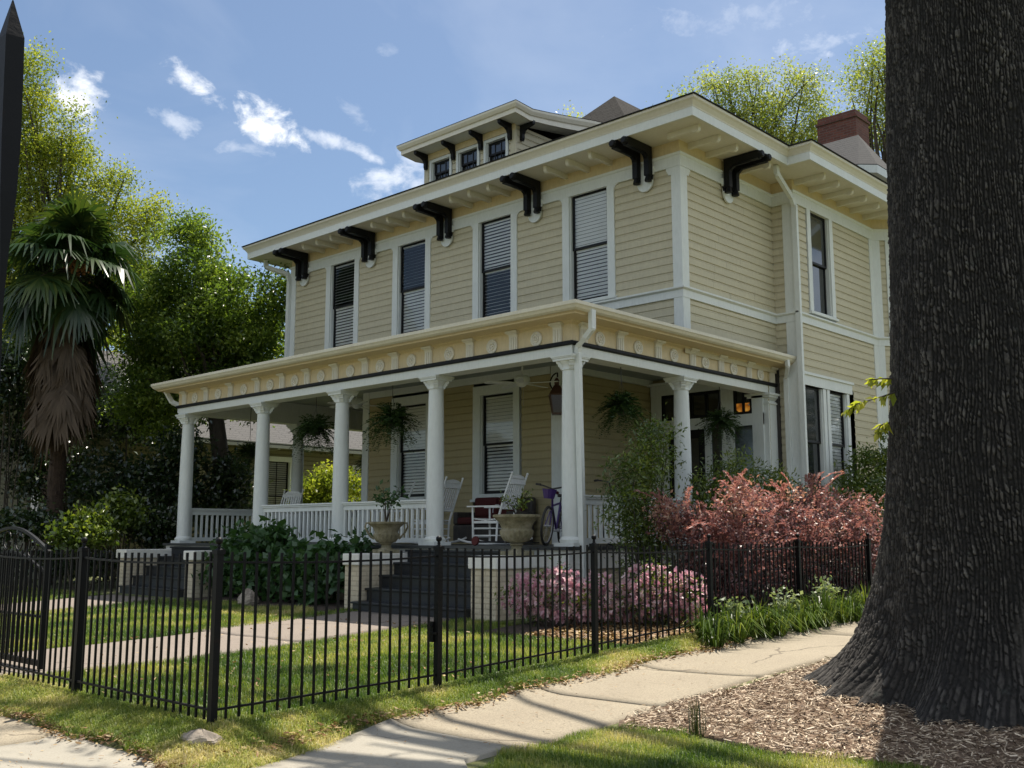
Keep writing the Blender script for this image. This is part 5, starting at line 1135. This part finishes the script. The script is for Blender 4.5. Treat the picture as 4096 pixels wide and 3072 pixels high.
# --- red leaved loropetalum row, arching sprays
def spray_shrub(x,y,ells,label,n):
    z=float(g(x,y)); root=thing('red_leaf_shrub',(x,y,z),label,'shrub','red leaved shrubs along the side fence'); gs=[]; m=MB()
    C_=cloud(ells,n); cen=np.mean([e[0] for e in ells],0)
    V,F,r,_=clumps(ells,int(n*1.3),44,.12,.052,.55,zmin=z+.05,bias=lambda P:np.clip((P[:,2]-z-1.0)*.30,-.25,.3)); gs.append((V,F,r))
    for c in C_[:int(n*.75)]:
        d=unit(np.array([(c-cen)[0]*.8+RNG.normal()*.3,(c-cen)[1]*.8+RNG.normal()*.3,.55+.5*RNG.random()])); L=RNG.uniform(.25,.6); k=22; t=np.linspace(0,1,k)[:,None]
        p=c+d*L*t+np.array([0,0,-1])*L*.35*t**2; sd=unit(np.cross(d,[0,0,1.]))
        if p[:,2].max()<z+.3: continue
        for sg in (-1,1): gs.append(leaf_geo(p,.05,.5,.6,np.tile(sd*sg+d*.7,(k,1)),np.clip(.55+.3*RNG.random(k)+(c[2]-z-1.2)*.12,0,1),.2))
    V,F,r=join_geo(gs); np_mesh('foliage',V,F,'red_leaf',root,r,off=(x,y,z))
    for c in C_[:14]: q=np.array([x+.3*(c[0]-x),y+.3*(c[1]-y),z-.02]); m.tube([q,q*.5+c*.5,c],[.02,.014,.005],5)
    m.build('stems','bark',root)
spray_shrub(-7.95,12.3,[((-8.0,12.15,1.6),(.42,.42,.42)),((-7.9,12.5,1.1),(.42,.5,.5)),((-8.25,11.95,1.8),(.22,.25,.25))],'red leaved shrub with orange tips nearest the azaleas',85)
spray_shrub(-7.5,12.8,[((-7.45,12.6,1.5),(.45,.5,.55)),((-7.5,12.9,1.6),(.5,.55,.6)),((-7.5,12.6,.9),(.45,.7,.5)),((-7.4,12.4,2.05),(.2,.25,.25))],'tall red leaved shrub in the middle of the row',110)
spray_shrub(-7.5,14.2,[((-7.45,14.0,1.55),(.5,.65,.6)),((-7.5,14.7,1.6),(.5,.6,.6)),((-7.5,14.3,.95),(.45,.8,.5)),((-7.4,13.8,2.15),(.18,.2,.25)),((-7.5,14.9,2.15),(.25,.25,.25))],'red leaved shrub beside the fifth fence post',120)
spray_shrub(-7.5,16.0,[((-7.45,15.7,1.6),(.5,.65,.6)),((-7.5,16.4,1.6),(.5,.6,.6)),((-7.5,16.0,.95),(.45,.8,.5))],'farthest red leaved shrub, partly behind the oak trunk',100)
# --- green nandinas against the side porch
shrub('nandina_bush',-8.75,12.3,[((-8.8,12.0,2.2),(.3,.4,.7)),((-8.85,12.45,2.6),(.28,.35,.7)),((-8.7,12.2,1.4),(.38,.5,.7)),((-8.8,11.75,1.8),(.25,.3,.5)),((-8.9,12.75,3.1),(.18,.22,.3))],150,50,.12,.075,'nandina_leaf','tall airy green shrub against the side railing, nearest the corner column',stems=16,aspect=.3)
shrub('nandina_bush',-8.7,14.3,[((-8.75,13.9,2.1),(.3,.5,.7)),((-8.7,14.6,2.3),(.32,.5,.7)),((-8.7,14.3,1.4),(.4,.7,.7))],160,50,.12,.075,'nandina_leaf','green shrub covering the base of the side column',stems=14,aspect=.3)
shrub('nandina_bush',-8.6,16.3,[((-8.6,16.0,1.9),(.35,.6,.7)),((-8.55,16.9,1.8),(.35,.6,.7)),((-8.6,15.6,2.4),(.2,.25,.35))],140,50,.12,.075,'nandina_leaf','green shrub in front of the entrance pilaster',stems=12,aspect=.3)
shrub('nandina_bush',-8.35,19.0,[((-8.4,18.7,2.3),(.4,.5,.8)),((-8.3,19.3,2.7),(.4,.5,.7)),((-8.35,19.0,1.5),(.45,.6,.8))],170,34,.13,.10,'nandina_leaf','dark green shrub under the side bay next to the oak trunk',stems=12,aspect=.35)
m=MB(); m.tube([(-8.95,17.75,.6),(-8.9,17.8,2.2),(-8.93,17.7,3.0),(-8.88,17.8,3.5)],[.012,.01,.007,.004],5); vn=m.build('climbing_vine','bark',off=(-8.95,17.75,.6)); tag(vn,'thin vine climbing the corner downspout','vine'); P=np.array([(-8.92+RNG.normal()*.06,17.75+RNG.normal()*.08,zz) for zz in np.linspace(2.2,3.6,26)]); V,F,r=leaf_geo(P,.09,.45); np_mesh('leaves',V,F,'dark_leaf',vn,r,off=(-8.95,17.75,.6))
# --- liriope clumps and variegated plants along the walk
for i in range(30):
    y=10.2+i*.17; y+=RNG.normal()*.07; x=-6.40+.010*i-.16*(i%2)+RNG.normal()*.04; z=float(g(x,y)); gs=[]; n=90; sc_=RNG.uniform(.7,1.15)
    a=RNG.random(n)*6.28; L=RNG.uniform(.18,.52,n)*sc_; o=RNG.random(n)**.5*.08; V=np.empty((n,6,3)); d=np.stack([np.cos(a),np.sin(a),np.zeros(n)],-1); s=np.stack([-np.sin(a),np.cos(a),np.zeros(n)],-1)*.007
    b=np.stack([x+o*np.cos(a),y+o*np.sin(a),np.full(n,z)],-1); k=RNG.uniform(.05,1.15,n)[:,None]; L=L[:,None]
    p1=b+d*L*.32*k+np.array([0,0,1])*L*(.72-.12*k); p2=b+d*L*.92*k+np.array([0,0,1])*L*(1.0-.80*k**1.5)
    V[:,0]=b-s;V[:,1]=b+s;V[:,2]=p1+s;V[:,3]=p1-s;V[:,4]=p2+s*.2;V[:,5]=p2-s*.2
    F=(np.arange(n)*6)[:,None,None]+np.array([[0,1,2,3],[3,2,4,5]])[None]
    ob=np_mesh('border_grass_clump',V.reshape(-1,3),F.reshape(-1,4),'border_blade',None,np.repeat(np.clip(RNG.random(n)*.7+.12*(i%3),0,1),6),off=(x,y,z)); ob.location=(x,y,z)
    tag(ob,'tuft of strappy border grass along the sidewalk edge','border grass','tufts of border grass along the sidewalk')
for i,(y,s) in enumerate(((11.0,.3),(12.1,.34),(13.3,.32))):
    shrub('variegated_plant',-6.62,y,[((-6.62,y,float(g(-6.62,y))+.30),(.14,.2,s*.45))],12,16,.07,.06,'pale_leaf',['pale leaved plant behind the first border grass tuft','pale leaved plant in the middle of the grass border','pale leaved plant near the far end of the grass border'][i],'plant','pale leaved plants in the grass border',5,aspect=.6)
# ================================================================== the great oak
ox,oy=OAK; oz=float(g(ox,oy)); oak=thing('oak_tree',(ox,oy,oz),'massive dark oak trunk with flaring roots beside the sidewalk','tree')
nu,nv=980,820; th=np.linspace(0,2*math.pi,nu,endpoint=False); zz=np.concatenate([np.linspace(-.3,1.6,nv//3),np.linspace(1.6,7.2,nv-nv//3)[1:]]); nv=len(zz)
TH,ZZ=np.meshgrid(th,zz); H=np.clip(ZZ,0,None)
R0=np.interp(H,[0,1.8,3.0,5.5,7.2],[.86,.84,.78,.655,.61])+.15*np.exp(-H/.55)
for a,amp,wd,dec in ((R(190),.34,.15,.17),(R(206),.16,.10,.14),(R(195),.44,.46,1.0),(R(222),.20,.11,.25),(R(237),.15,.08,.12),(R(262),.20,.09,.16),(R(281),.16,.07,.13),(R(297),.2,.08,.15),(R(252),.22,.34,.35),(R(240),.10,.10,.8),(R(268),.12,.12,.7),(R(300),.14,.12,.8),(R(285),.26,.32,.3),(R(225),.20,.22,.25),(R(330),.4,.4,.4),(R(20),.4,.4,.4),(R(100),.45,.4,.4),(R(150),.35,.3,.35)):
    dd=(TH-a+math.pi)%(2*math.pi)-math.pi; R0=R0+amp*np.exp(-(dd/wd)**2)*np.exp(-H/dec)
R0=R0+.025*np.sin(3*TH+.6*ZZ)+.018*np.sin(5*TH-1.1*ZZ+2)
# bark: vertical furrows that wander, broken into plates
def vnoise(x,y,seed,px=None):
    r=np.random.default_rng(seed).random((512,512)); xi=np.floor(x).astype(int); yi=np.floor(y).astype(int); fx=smooth01(x-xi); fy=smooth01(y-yi)
    X0=xi%(px or 512); X1=(xi+1)%(px or 512); q=lambda a,b:r[a%512,b%512]
    return (q(X0,yi)*(1-fx)+q(X1,yi)*fx)*(1-fy)+(q(X0,yi+1)*(1-fx)+q(X1,yi+1)*fx)*fy
U_=TH/(2*math.pi)
NF=176
warp=(vnoise(U_*24,ZZ*1.1,1,24)-.5)*2.6+(vnoise(U_*60,ZZ*3,2,60)-.5)*1.1+(vnoise(U_*120,ZZ*9,9,120)-.5)*.6
fu=U_*NF+warp; ci=np.floor(fu).astype(int)%NF; ff=fu-np.floor(fu)
hs=lambda a,b:np.modf(np.abs(np.sin(a*127.1+b*311.7)*43758.5453))[0]
wide=.16+.16*hs(ci,3.)+.22*vnoise(U_*40,ZZ*3,13,40)
rid=smooth01((np.minimum(ff,1-ff)*2-wide*.6)/.25)
vy=ZZ*(11+12*hs(ci,1.))+hs(ci,2.)*9+(vnoise(U_*200,ZZ*22,4,200)-.5)*.9+(ff-.5)*.8; ro=np.floor(vy); fr_=vy-ro
plate=hs(ci*1.0+7,ro); crack=1-smooth01((np.minimum(fr_,1-fr_)*2-.10)/.16)
big=vnoise(U_*30,ZZ*3.2,23,30)*.5+vnoise(U_*70,ZZ*9,24,70)*.5; fine=vnoise(U_*480,ZZ*80,7,480)*.6+vnoise(U_*240,ZZ*34,17,240)*.4
bark_h=rid*(.30+.70*plate)*(1-.95*crack*smooth01(hs(ci+3.,ro+1.)*1.6))*.80*(.55+.75*big)+(fine-.35)*.40
RR=R0+(.034*bark_h-.017)*np.clip((ZZ+.3)/.4,.3,1)
X=ox+RR*np.cos(TH); Y=oy+RR*np.sin(TH); wz_=np.exp(-np.clip(ZZ,0,None)/.35); V=np.stack([X,Y,ZZ+oz*(1-wz_)+(g(X,Y)+.02)*wz_],-1).reshape(-1,3)
i=np.arange(nv-1)[:,None]*nu; k=np.arange(nu)[None]; F=np.stack([i+k,i+(k+1)%nu,i+nu+(k+1)%nu,i+nu+k],-1).reshape(-1,4)
scar=np.exp(-(((TH-R(296))/.085)**2+((ZZ-.62-1.2*(TH-R(296)))/.26)**2)**2)+np.exp(-(((TH-R(291))/.05)**2+((ZZ-.40)/.2)**2)**2)
scar=np.clip(scar,0,1); cv=np.clip(bark_h*(1-.75*scar)+.50*scar*(.75+.5*fine),0,1)
o=np_mesh('trunk',V,F,'oak_bark',oak,cv.ravel(),off=(ox,oy,oz)); o.data.polygons.foreach_set('use_smooth',[True]*len(F))
# crown above the picture: limbs and leaf clusters whose shadows dapple the verge
spots=[(-8.6,3.9,11,.45),(-7.7,3.85,9,.4),(-7.0,4.2,10,.4),(-5.6,4.5,8.5,.40),(-5.3,3.7,9,.55),(-6.0,4.9,10,.22),(-4.6,3.6,9,.6),(-9.8,3.6,11,.4),(-3.6,4.2,9,.5),(-4.2,5.0,10,.22),(-6.2,3.2,11,.5),(-6.6,5.2,9,.3),(-9.3,5.4,12,.22),(-8.6,6.1,12,.26),(-7.9,7.3,12,.22),(-10.2,5.0,12,.2),(-2.5,5.0,9,.5),(-7.6,5.0,11,.16),(-11.5,3.3,13,.5),(-3.2,2.5,10,.7),(-8.6,2.6,12,.6)]
ells=[(np.array([x,y,0.])+np.array([SUN.x/SUN.z,SUN.y/SUN.z,1.])*h,(s,s,s*.8)) for x,y,h,s in spots]
V,F,r,C_=clumps(ells,150,24,.16,.13,.5); np_mesh('crown',V,F,'spring_leaf',oak,r,off=(ox,oy,oz))
m=MB(); fk=np.array([ox+.02,oy+.05,oz+7.0])
m.tube([(ox,oy,oz+6.9),(ox-.05,oy+.1,oz+8.2),(ox-.2,oy+.2,oz+9.6)],[.61,.5,.3],16)
for c,s in ells:
    mid=fk*.5+c*.5+[0,0,.7]; m.tube([fk+[0,0,.6],fk*.8+mid*.2+[0,0,.5],mid,c],[.2,.13,.07,.02],6)
m.build('limb','oak_bark',oak,smooth=True)
for (u,v,u2,v2,d) in ((3390,1645,3560,1575,8.7),(3350,1560,0,0,0),):
    if d==0: continue
gs=[];m=MB()
for pts in ([(3580,1570),(3500,1595),(3430,1615),(3375,1650)],[(3575,1515),(3520,1515),(3475,1520)],[(3560,1690),(3525,1700),(3512,1720)]):
    P3=[at(8.55,*p) for p in pts]; m.tube(P3,[.008,.006,.004,.003][:len(P3)],5)
    for a,b in zip(P3[:-1],P3[1:]):
        n=12; t=RNG.random(n)[:,None]; P=a*(1-t)+b*t; gs.append(leaf_geo(P,.085,.42,.3,np.tile(unit(b-a)*.6+np.array([0,0,-.7]),(n,1)),RNG.random(n)*.5+.5,.5))
m.build('sprout_twig','bark',oak); V,F,r=join_geo(gs); np_mesh('sprout_leaves',V,F,'spring_leaf',oak,r,off=(ox,oy,oz))
# ================================================================== neighbouring house
nb=thing('neighbor_house',(-30,18,.6),'shaded olive yellow bungalow with grey shingle roof beyond the porch','house')
NX0,NX1,NY0,NY1=-37.0,-28.2,12.6,27.0; NE=4.45
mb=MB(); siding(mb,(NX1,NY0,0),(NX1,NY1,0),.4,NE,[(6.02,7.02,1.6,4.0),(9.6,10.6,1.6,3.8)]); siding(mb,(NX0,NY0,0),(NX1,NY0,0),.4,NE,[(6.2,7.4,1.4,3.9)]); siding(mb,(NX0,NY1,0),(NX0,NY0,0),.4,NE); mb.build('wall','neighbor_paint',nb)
window((NX1,NY0,0),(NX1,NY1,0),6.52,.9,1.7,3.92,parent=nb,casing=(.14,.14,.16,.08),ears=False,tilt=40,muntins=(2,4))
window((NX1,NY0,0),(NX1,NY1,0),10.1,.9,1.7,3.8,parent=nb,casing=(.14,.14,.16,.08),ears=False,tilt=40)
window((NX0,NY0,0),(NX1,NY0,0),6.8,1.2,1.5,3.8,parent=nb,casing=(.14,.14,.16,.08),ears=False,tilt=40)
mb=MB(); xe=NX1+.65; xr=(NX0+NX1)/2; zr=NE+.62*(xe-xr); xw=NX0-.65
mb.add([(xe,NY0-.6,NE),(xe,NY1+.6,NE),(xr,NY1-3,zr),(xr,NY0+.2,zr),(xw,NY0-.6,NE),(xw,NY1+.6,NE)],[(0,1,2,3),(4,3,2,5),(1,5,2)]); 
mb.build('roof','pale_shingle',nb)
mb=MB(); mb.add([(NX0,NY0,NE),(NX1,NY0,NE),(xr,NY0,zr-.3)],[(0,1,2)]); mb.build('gable','neighbor_paint',nb)
mb=MB(); mb.box(NX1,xe,NY0-.5,NY1+.5,NE-.06,NE-.03); mb.box(xe-.03,xe+.0,NY0-.6,NY1+.6,NE-.16,NE-.005)
for yy in np.arange(13,27,1.15): mb.box(NX1+.02,xe-.04,yy-.04,yy+.04,NE-.2,NE-.061)
mb.build('eave','neighbor_trim',nb)
mb=MB(); siding(mb,(-36,9.6,0),(-27.9,9.6,0),3.2,4.7); mb.box(-36.1,-27.8,9.5,9.7,2.95,3.2); mb.box(-28.1,-27.85,9.55,9.75,.4,2.95); mb.box(-31,-30.75,9.55,9.75,.4,2.95); mb.box(-36,-27.9,9.6,12.6,.4,1.0); mb.build('porch','neighbor_trim',nb)
mb=MB(); mb.add([(-36.3,9.2,4.6),(-27.6,9.2,4.6),(-27.6,12.7,5.6),(-36.3,12.7,5.6)],[(0,1,2,3)]); mb.build('porch_roof','pale_shingle',nb)
# bay window at the near corner
mb=MB(); siding(mb,(-29.6,12.2,0),(-28.6,11.8,0),.4,4.2,[(.15,.85,1.7,3.6)]); siding(mb,(-28.6,11.8,0),(-27.6,12.2,0),.4,4.2,[(.15,.9,1.7,3.6)]); siding(mb,(-27.6,12.2,0),(-27.5,13.4,0),.4,4.2); mb.box(-29.7,-27.4,11.7,13.4,1.45,1.6); mb.build('bay','neighbor_paint',nb)
mb=MB(); mb.box(-29.5,-27.55,11.95,12.3,1.65,3.6); mb.build('bay_glass','dark_glass',nb)
# ================================================================== stones, grass, chips, litter
def stone(name,x,y,s,label,dz=0):
    n=14; m=MB(); seg=14; vs=[]
    for i in range(8):
        t=i/7
        for k in range(seg): a=6.283*k/seg; rr=math.sin(math.pi*min(.98,max(.03,t*.72+.28)))**.7*(1+.16*math.sin(a*2+x)+.1*math.sin(a*5+i)); vs.append((x+s[0]*rr*math.cos(a),y+s[1]*rr*math.sin(a),float(g(x,y))+dz+s[2]*(t-.12+.05*math.sin(a*3+i))))
    m.add(vs,[(i*seg+k,i*seg+(k+1)%seg,(i+1)*seg+(k+1)%seg,(i+1)*seg+k) for i in range(7) for k in range(seg)]+[tuple(7*seg+k for k in range(seg))])
    ob=m.build(name,'rock',off=(x,y,float(g(x,y)))); ob.location=(x,y,float(g(x,y))); tag(ob,label,'stone')
stone('corner_stone',-6.73,4.0,(.19,.10,.10),'flat broken stone at the foot of the corner fence post')
stone('garden_rock',-15.65,10.1,(.22,.2,.30),'pale rounded rock in front of the hydrangea hedge')
def blades(n,X,Y,h,w,mat,label,name='grass',bend=.5,rbias=0,lift=0,zfn=g):
    a=RNG.random(n)*6.28; L=h*RNG.uniform(.5,1.35,n); Z=zfn(X,Y)+lift-.004; d=np.stack([np.cos(a),np.sin(a),np.zeros(n)],-1); s=np.stack([-np.sin(a),np.cos(a),np.zeros(n)],-1)*(w*RNG.uniform(.7,1.3,n))[:,None]
    b=np.stack([X,Y,Z],-1); k=(bend*RNG.uniform(.2,1.6,n))[:,None]; Lc=L[:,None]; up=np.array([0,0,1.])
    V=np.empty((n,5,3)); V[:,0]=b-s; V[:,1]=b+s; m_=b+d*Lc*.28*k+up*Lc*.6; V[:,2]=m_+s*.7; V[:,3]=m_-s*.7; V[:,4]=b+d*Lc*.85*k+up*Lc*np.maximum(.15,1-.45*k)
    i=np.arange(n)*5; F=np.concatenate([np.stack([i,i+1,i+2],-1),np.stack([i,i+2,i+3],-1),np.stack([i+3,i+2,i+4],-1)])
    pn=vnoise(X*1.3+50,Y*1.3+50,21)*.6+vnoise(X*4+50,Y*4+50,22)*.4
    r=np.clip((pn-.5)*1.5+.42+(RNG.random(n)-.5)*.5+rbias,0,1)
    ob=np_mesh(name,V.reshape(-1,3),F,mat,None,np.repeat(r,5)); tag(ob,label,'grass',kind='stuff'); return ob
def inpath(x,y): return ((x>-12.75)&(x<-10.5)&(y<10.3))|((x>-20.35)&(x<-18.15)&(y<10))
n=230000; X=RNG.uniform(-17,-6.9,n); Y=4.2+RNG.random(n)*6.2; keep=(~inpath(X,Y))&~((X<-13.2)&(Y>10.0+.2*np.sin(X*3)))&~((X>-9.4)&(Y>9.35))&~((X>-10.9)&(X<-9.5)&(Y>10.2)); X=X[keep];Y=Y[keep]
blades(len(X),X,Y,.068,.0030,'grass_blade','short sunlit lawn grass inside the fence',bend=.55,rbias=-.05)
n=60000; X=RNG.uniform(-27,-17,n); Y=4.3+RNG.random(n)*5.6; keep=~inpath(X,Y); X=X[keep];Y=Y[keep]; blades(len(X),X,Y,.07,.004,'grass_blade','lawn grass of the far left yard',bend=.5,rbias=-.05)
n=95000; X=RNG.uniform(-14,-6.05,n); Y=3.60+RNG.random(n)*.68; e_=.04*np.sin(X*9)+.05*np.sin(X*4.1); keep=(Y>3.66+e_)&~((X>-12.5)&(X<-10.7)); X=X[keep];Y=Y[keep]; k=X<-6.10; X=X[k];Y=Y[k]
blades(len(X),X,Y,.075,.0022,'grass_blade','matted untrimmed grass on the bank below the fence',bend=1.0,rbias=.22)
n=80000; Y=RNG.uniform(4.0,10.4,n); X=-6.93+RNG.random(n)*.90; e_=.05*np.sin(Y*7)+.05*np.sin(Y*3.3); keep=(X<np.interp(Y,[4,4.25,5.5],[-6.06,-6.09,-6.42])+e_*.8); X=X[keep];Y=Y[keep]; blades(len(X),X,Y,.062,.0023,'grass_blade','grass strip between fence and side sidewalk',bend=.9,rbias=.12)
n=95000; X=RNG.uniform(-5.15,-1.2,n); Y=RNG.uniform(4.2,6.75,n); keep=(Y<6.5+.10*np.sin(X*3.7)+.06*np.sin(X*11))&(X>np.interp(Y,[4.2,5.0,5.4,6.6],[-4.45,-4.95,-5.10,-4.95])+.05*np.sin(Y*9)); X=X[keep];Y=Y[keep]; blades(len(X),X,Y,.055,.0022,'grass_blade','mown grass in front of the mulch bed',bend=.6,rbias=-.02)
n=16000; X=RNG.uniform(-24,-2,n); Y=RNG.uniform(-.2,1.9,n); blades(len(X),X,Y,.06,.005,'grass_blade','grass verge by the street')
def chips(n,X,Y,ln,wd,mat,label,name,lift=.03,tilt=.5):
    a=RNG.random(n)*6.28; L=ln*RNG.uniform(.4,1.5,n); W=wd*RNG.uniform(.5,1.4,n); Z=g(X,Y)+lift+RNG.random(n)*.018; tz=RNG.normal(size=n)*tilt*.5; d=np.stack([np.cos(a)*np.cos(tz),np.sin(a)*np.cos(tz),np.sin(tz)],-1)
    nn=unit(np.stack([RNG.normal(size=n)*tilt,RNG.normal(size=n)*tilt,np.ones(n)],-1)); s=unit(np.cross(d,nn)); c=np.stack([X,Y,Z],-1); L=L[:,None]/2;W=W[:,None]/2
    V=np.empty((n,4,3)); V[:,0]=c-d*L-s*W*.6;V[:,1]=c+d*L*.9-s*W;V[:,2]=c+d*L+s*W*.7;V[:,3]=c-d*L*.8+s*W
    ob=np_mesh(name,V.reshape(-1,3),np.arange(n*4).reshape(n,4),mat,None,np.repeat(RNG.random(n),4)); tag(ob,label,'ground litter',kind='stuff')
n=30000; X=RNG.uniform(-5.15,-1,n); Y=RNG.uniform(6.4,10.2,n); keep=(X>np.interp(Y,[6.4,6.8,7.6,8.4,10.9],[-4.8,-5.08,-5.07,-4.9,-4.95])+RNG.normal(size=n)*.04)&(Y>6.5+.08*np.sin(X*4)+RNG.normal(size=n)*.05); X=X[keep];Y=Y[keep]; chips(len(X),X,Y,.052,.0095,'chip','shredded wood chips scattered around the oak','mulch_chips')
n=2600; X=RNG.uniform(-15,-5.2,n); Y=3.66+RNG.normal(size=n)*.05+.05*np.sin(X*4.1); chips(n,X,Y,.035,.016,'litter','dry leaf litter along the edge of the front sidewalk','leaf_litter',.03)
n=1500; Y=RNG.uniform(4,11,n); X=-6.41+RNG.normal(size=n)*.055+.04*np.sin(Y*3.3); chips(n,X,Y,.035,.018,'litter','dry leaf litter along the edge of the side sidewalk','leaf_litter',.03)
n=350; X=RNG.uniform(-14,-6.9,n); Y=RNG.uniform(4.2,9.5,n); chips(n,X,Y,.035,.018,'litter','fallen leaves on the lawn','leaf_litter',.05,.8)
n=260; X=RNG.uniform(-9,-5.1,n); Y=RNG.uniform(2.2,3.6,n); chips(n,X,Y,.03,.008,'litter','twigs and bits on the pavement','leaf_litter',.032,.2)
n=220; X=RNG.uniform(-6.3,-5.1,n); Y=RNG.uniform(3.6,9.5,n); chips(n,X,Y,.03,.008,'litter','small twigs on the side sidewalk','leaf_litter',.032,.2)
n=3500; X=RNG.uniform(-8.6,-6.9,n); Y=RNG.uniform(9.35,11.5,n); chips(n,X,Y,.05,.03,'litter','leaf litter and bark in the planting bed','leaf_litter',.03)
sheet('planting_bed',-9.4,-6.6,9.35,40,'bed_soil',.012,'dark planting bed beside the house',step=.3,edge=wob(.06,3.))
sheet('planting_bed',-17.7,-13.32,10.0,11.4,'bed_soil',.012,'dark planting bed under the hydrangea',step=.2,edge=wob(.06,3.))
# sedge tuft in front of the mulch
n=46; X=-4.3+RNG.normal(size=n)*.03; Y=6.55+RNG.normal(size=n)*.03; o=blades(n,X,Y,.26,.0035,'sedge_blade','x',name='sedge_tuft',bend=.3); o['kind']='thing'; tag(o,'dark wiry sedge tuft at the edge of the mulch','weed')

for i,(x,y,h,lab) in enumerate([(19,30,9,'added street tree beyond the right edge, mirrored in the side windows'),(24,46,11,'taller added street tree farther up the side street, mirrored in the glass'),(14,62,11,'added street tree at the far end of the side street'),(-38,-24,10,'added tree across the front street on the left, mirrored in the porch windows'),(-24,-30,11,'added tree across the front street opposite the house'),(-8,-27,10,'added tree across the front street behind the viewer')]):  # unseen trees added for the windows to mirror and to dim porch fill
    z=float(g(x,y)); e=[(np.array([x+RNG.normal()*1.5,y+RNG.normal()*1.5,z+h*f]),(h*.3,h*.3,h*.2)) for f in (.3,.45,.6,.75,.9)]
    tree('added_street_tree',(x,y),e,150,22,.7,.5,'dark_leaf',lab,.3,14,group='added trees across the streets, outside the view')
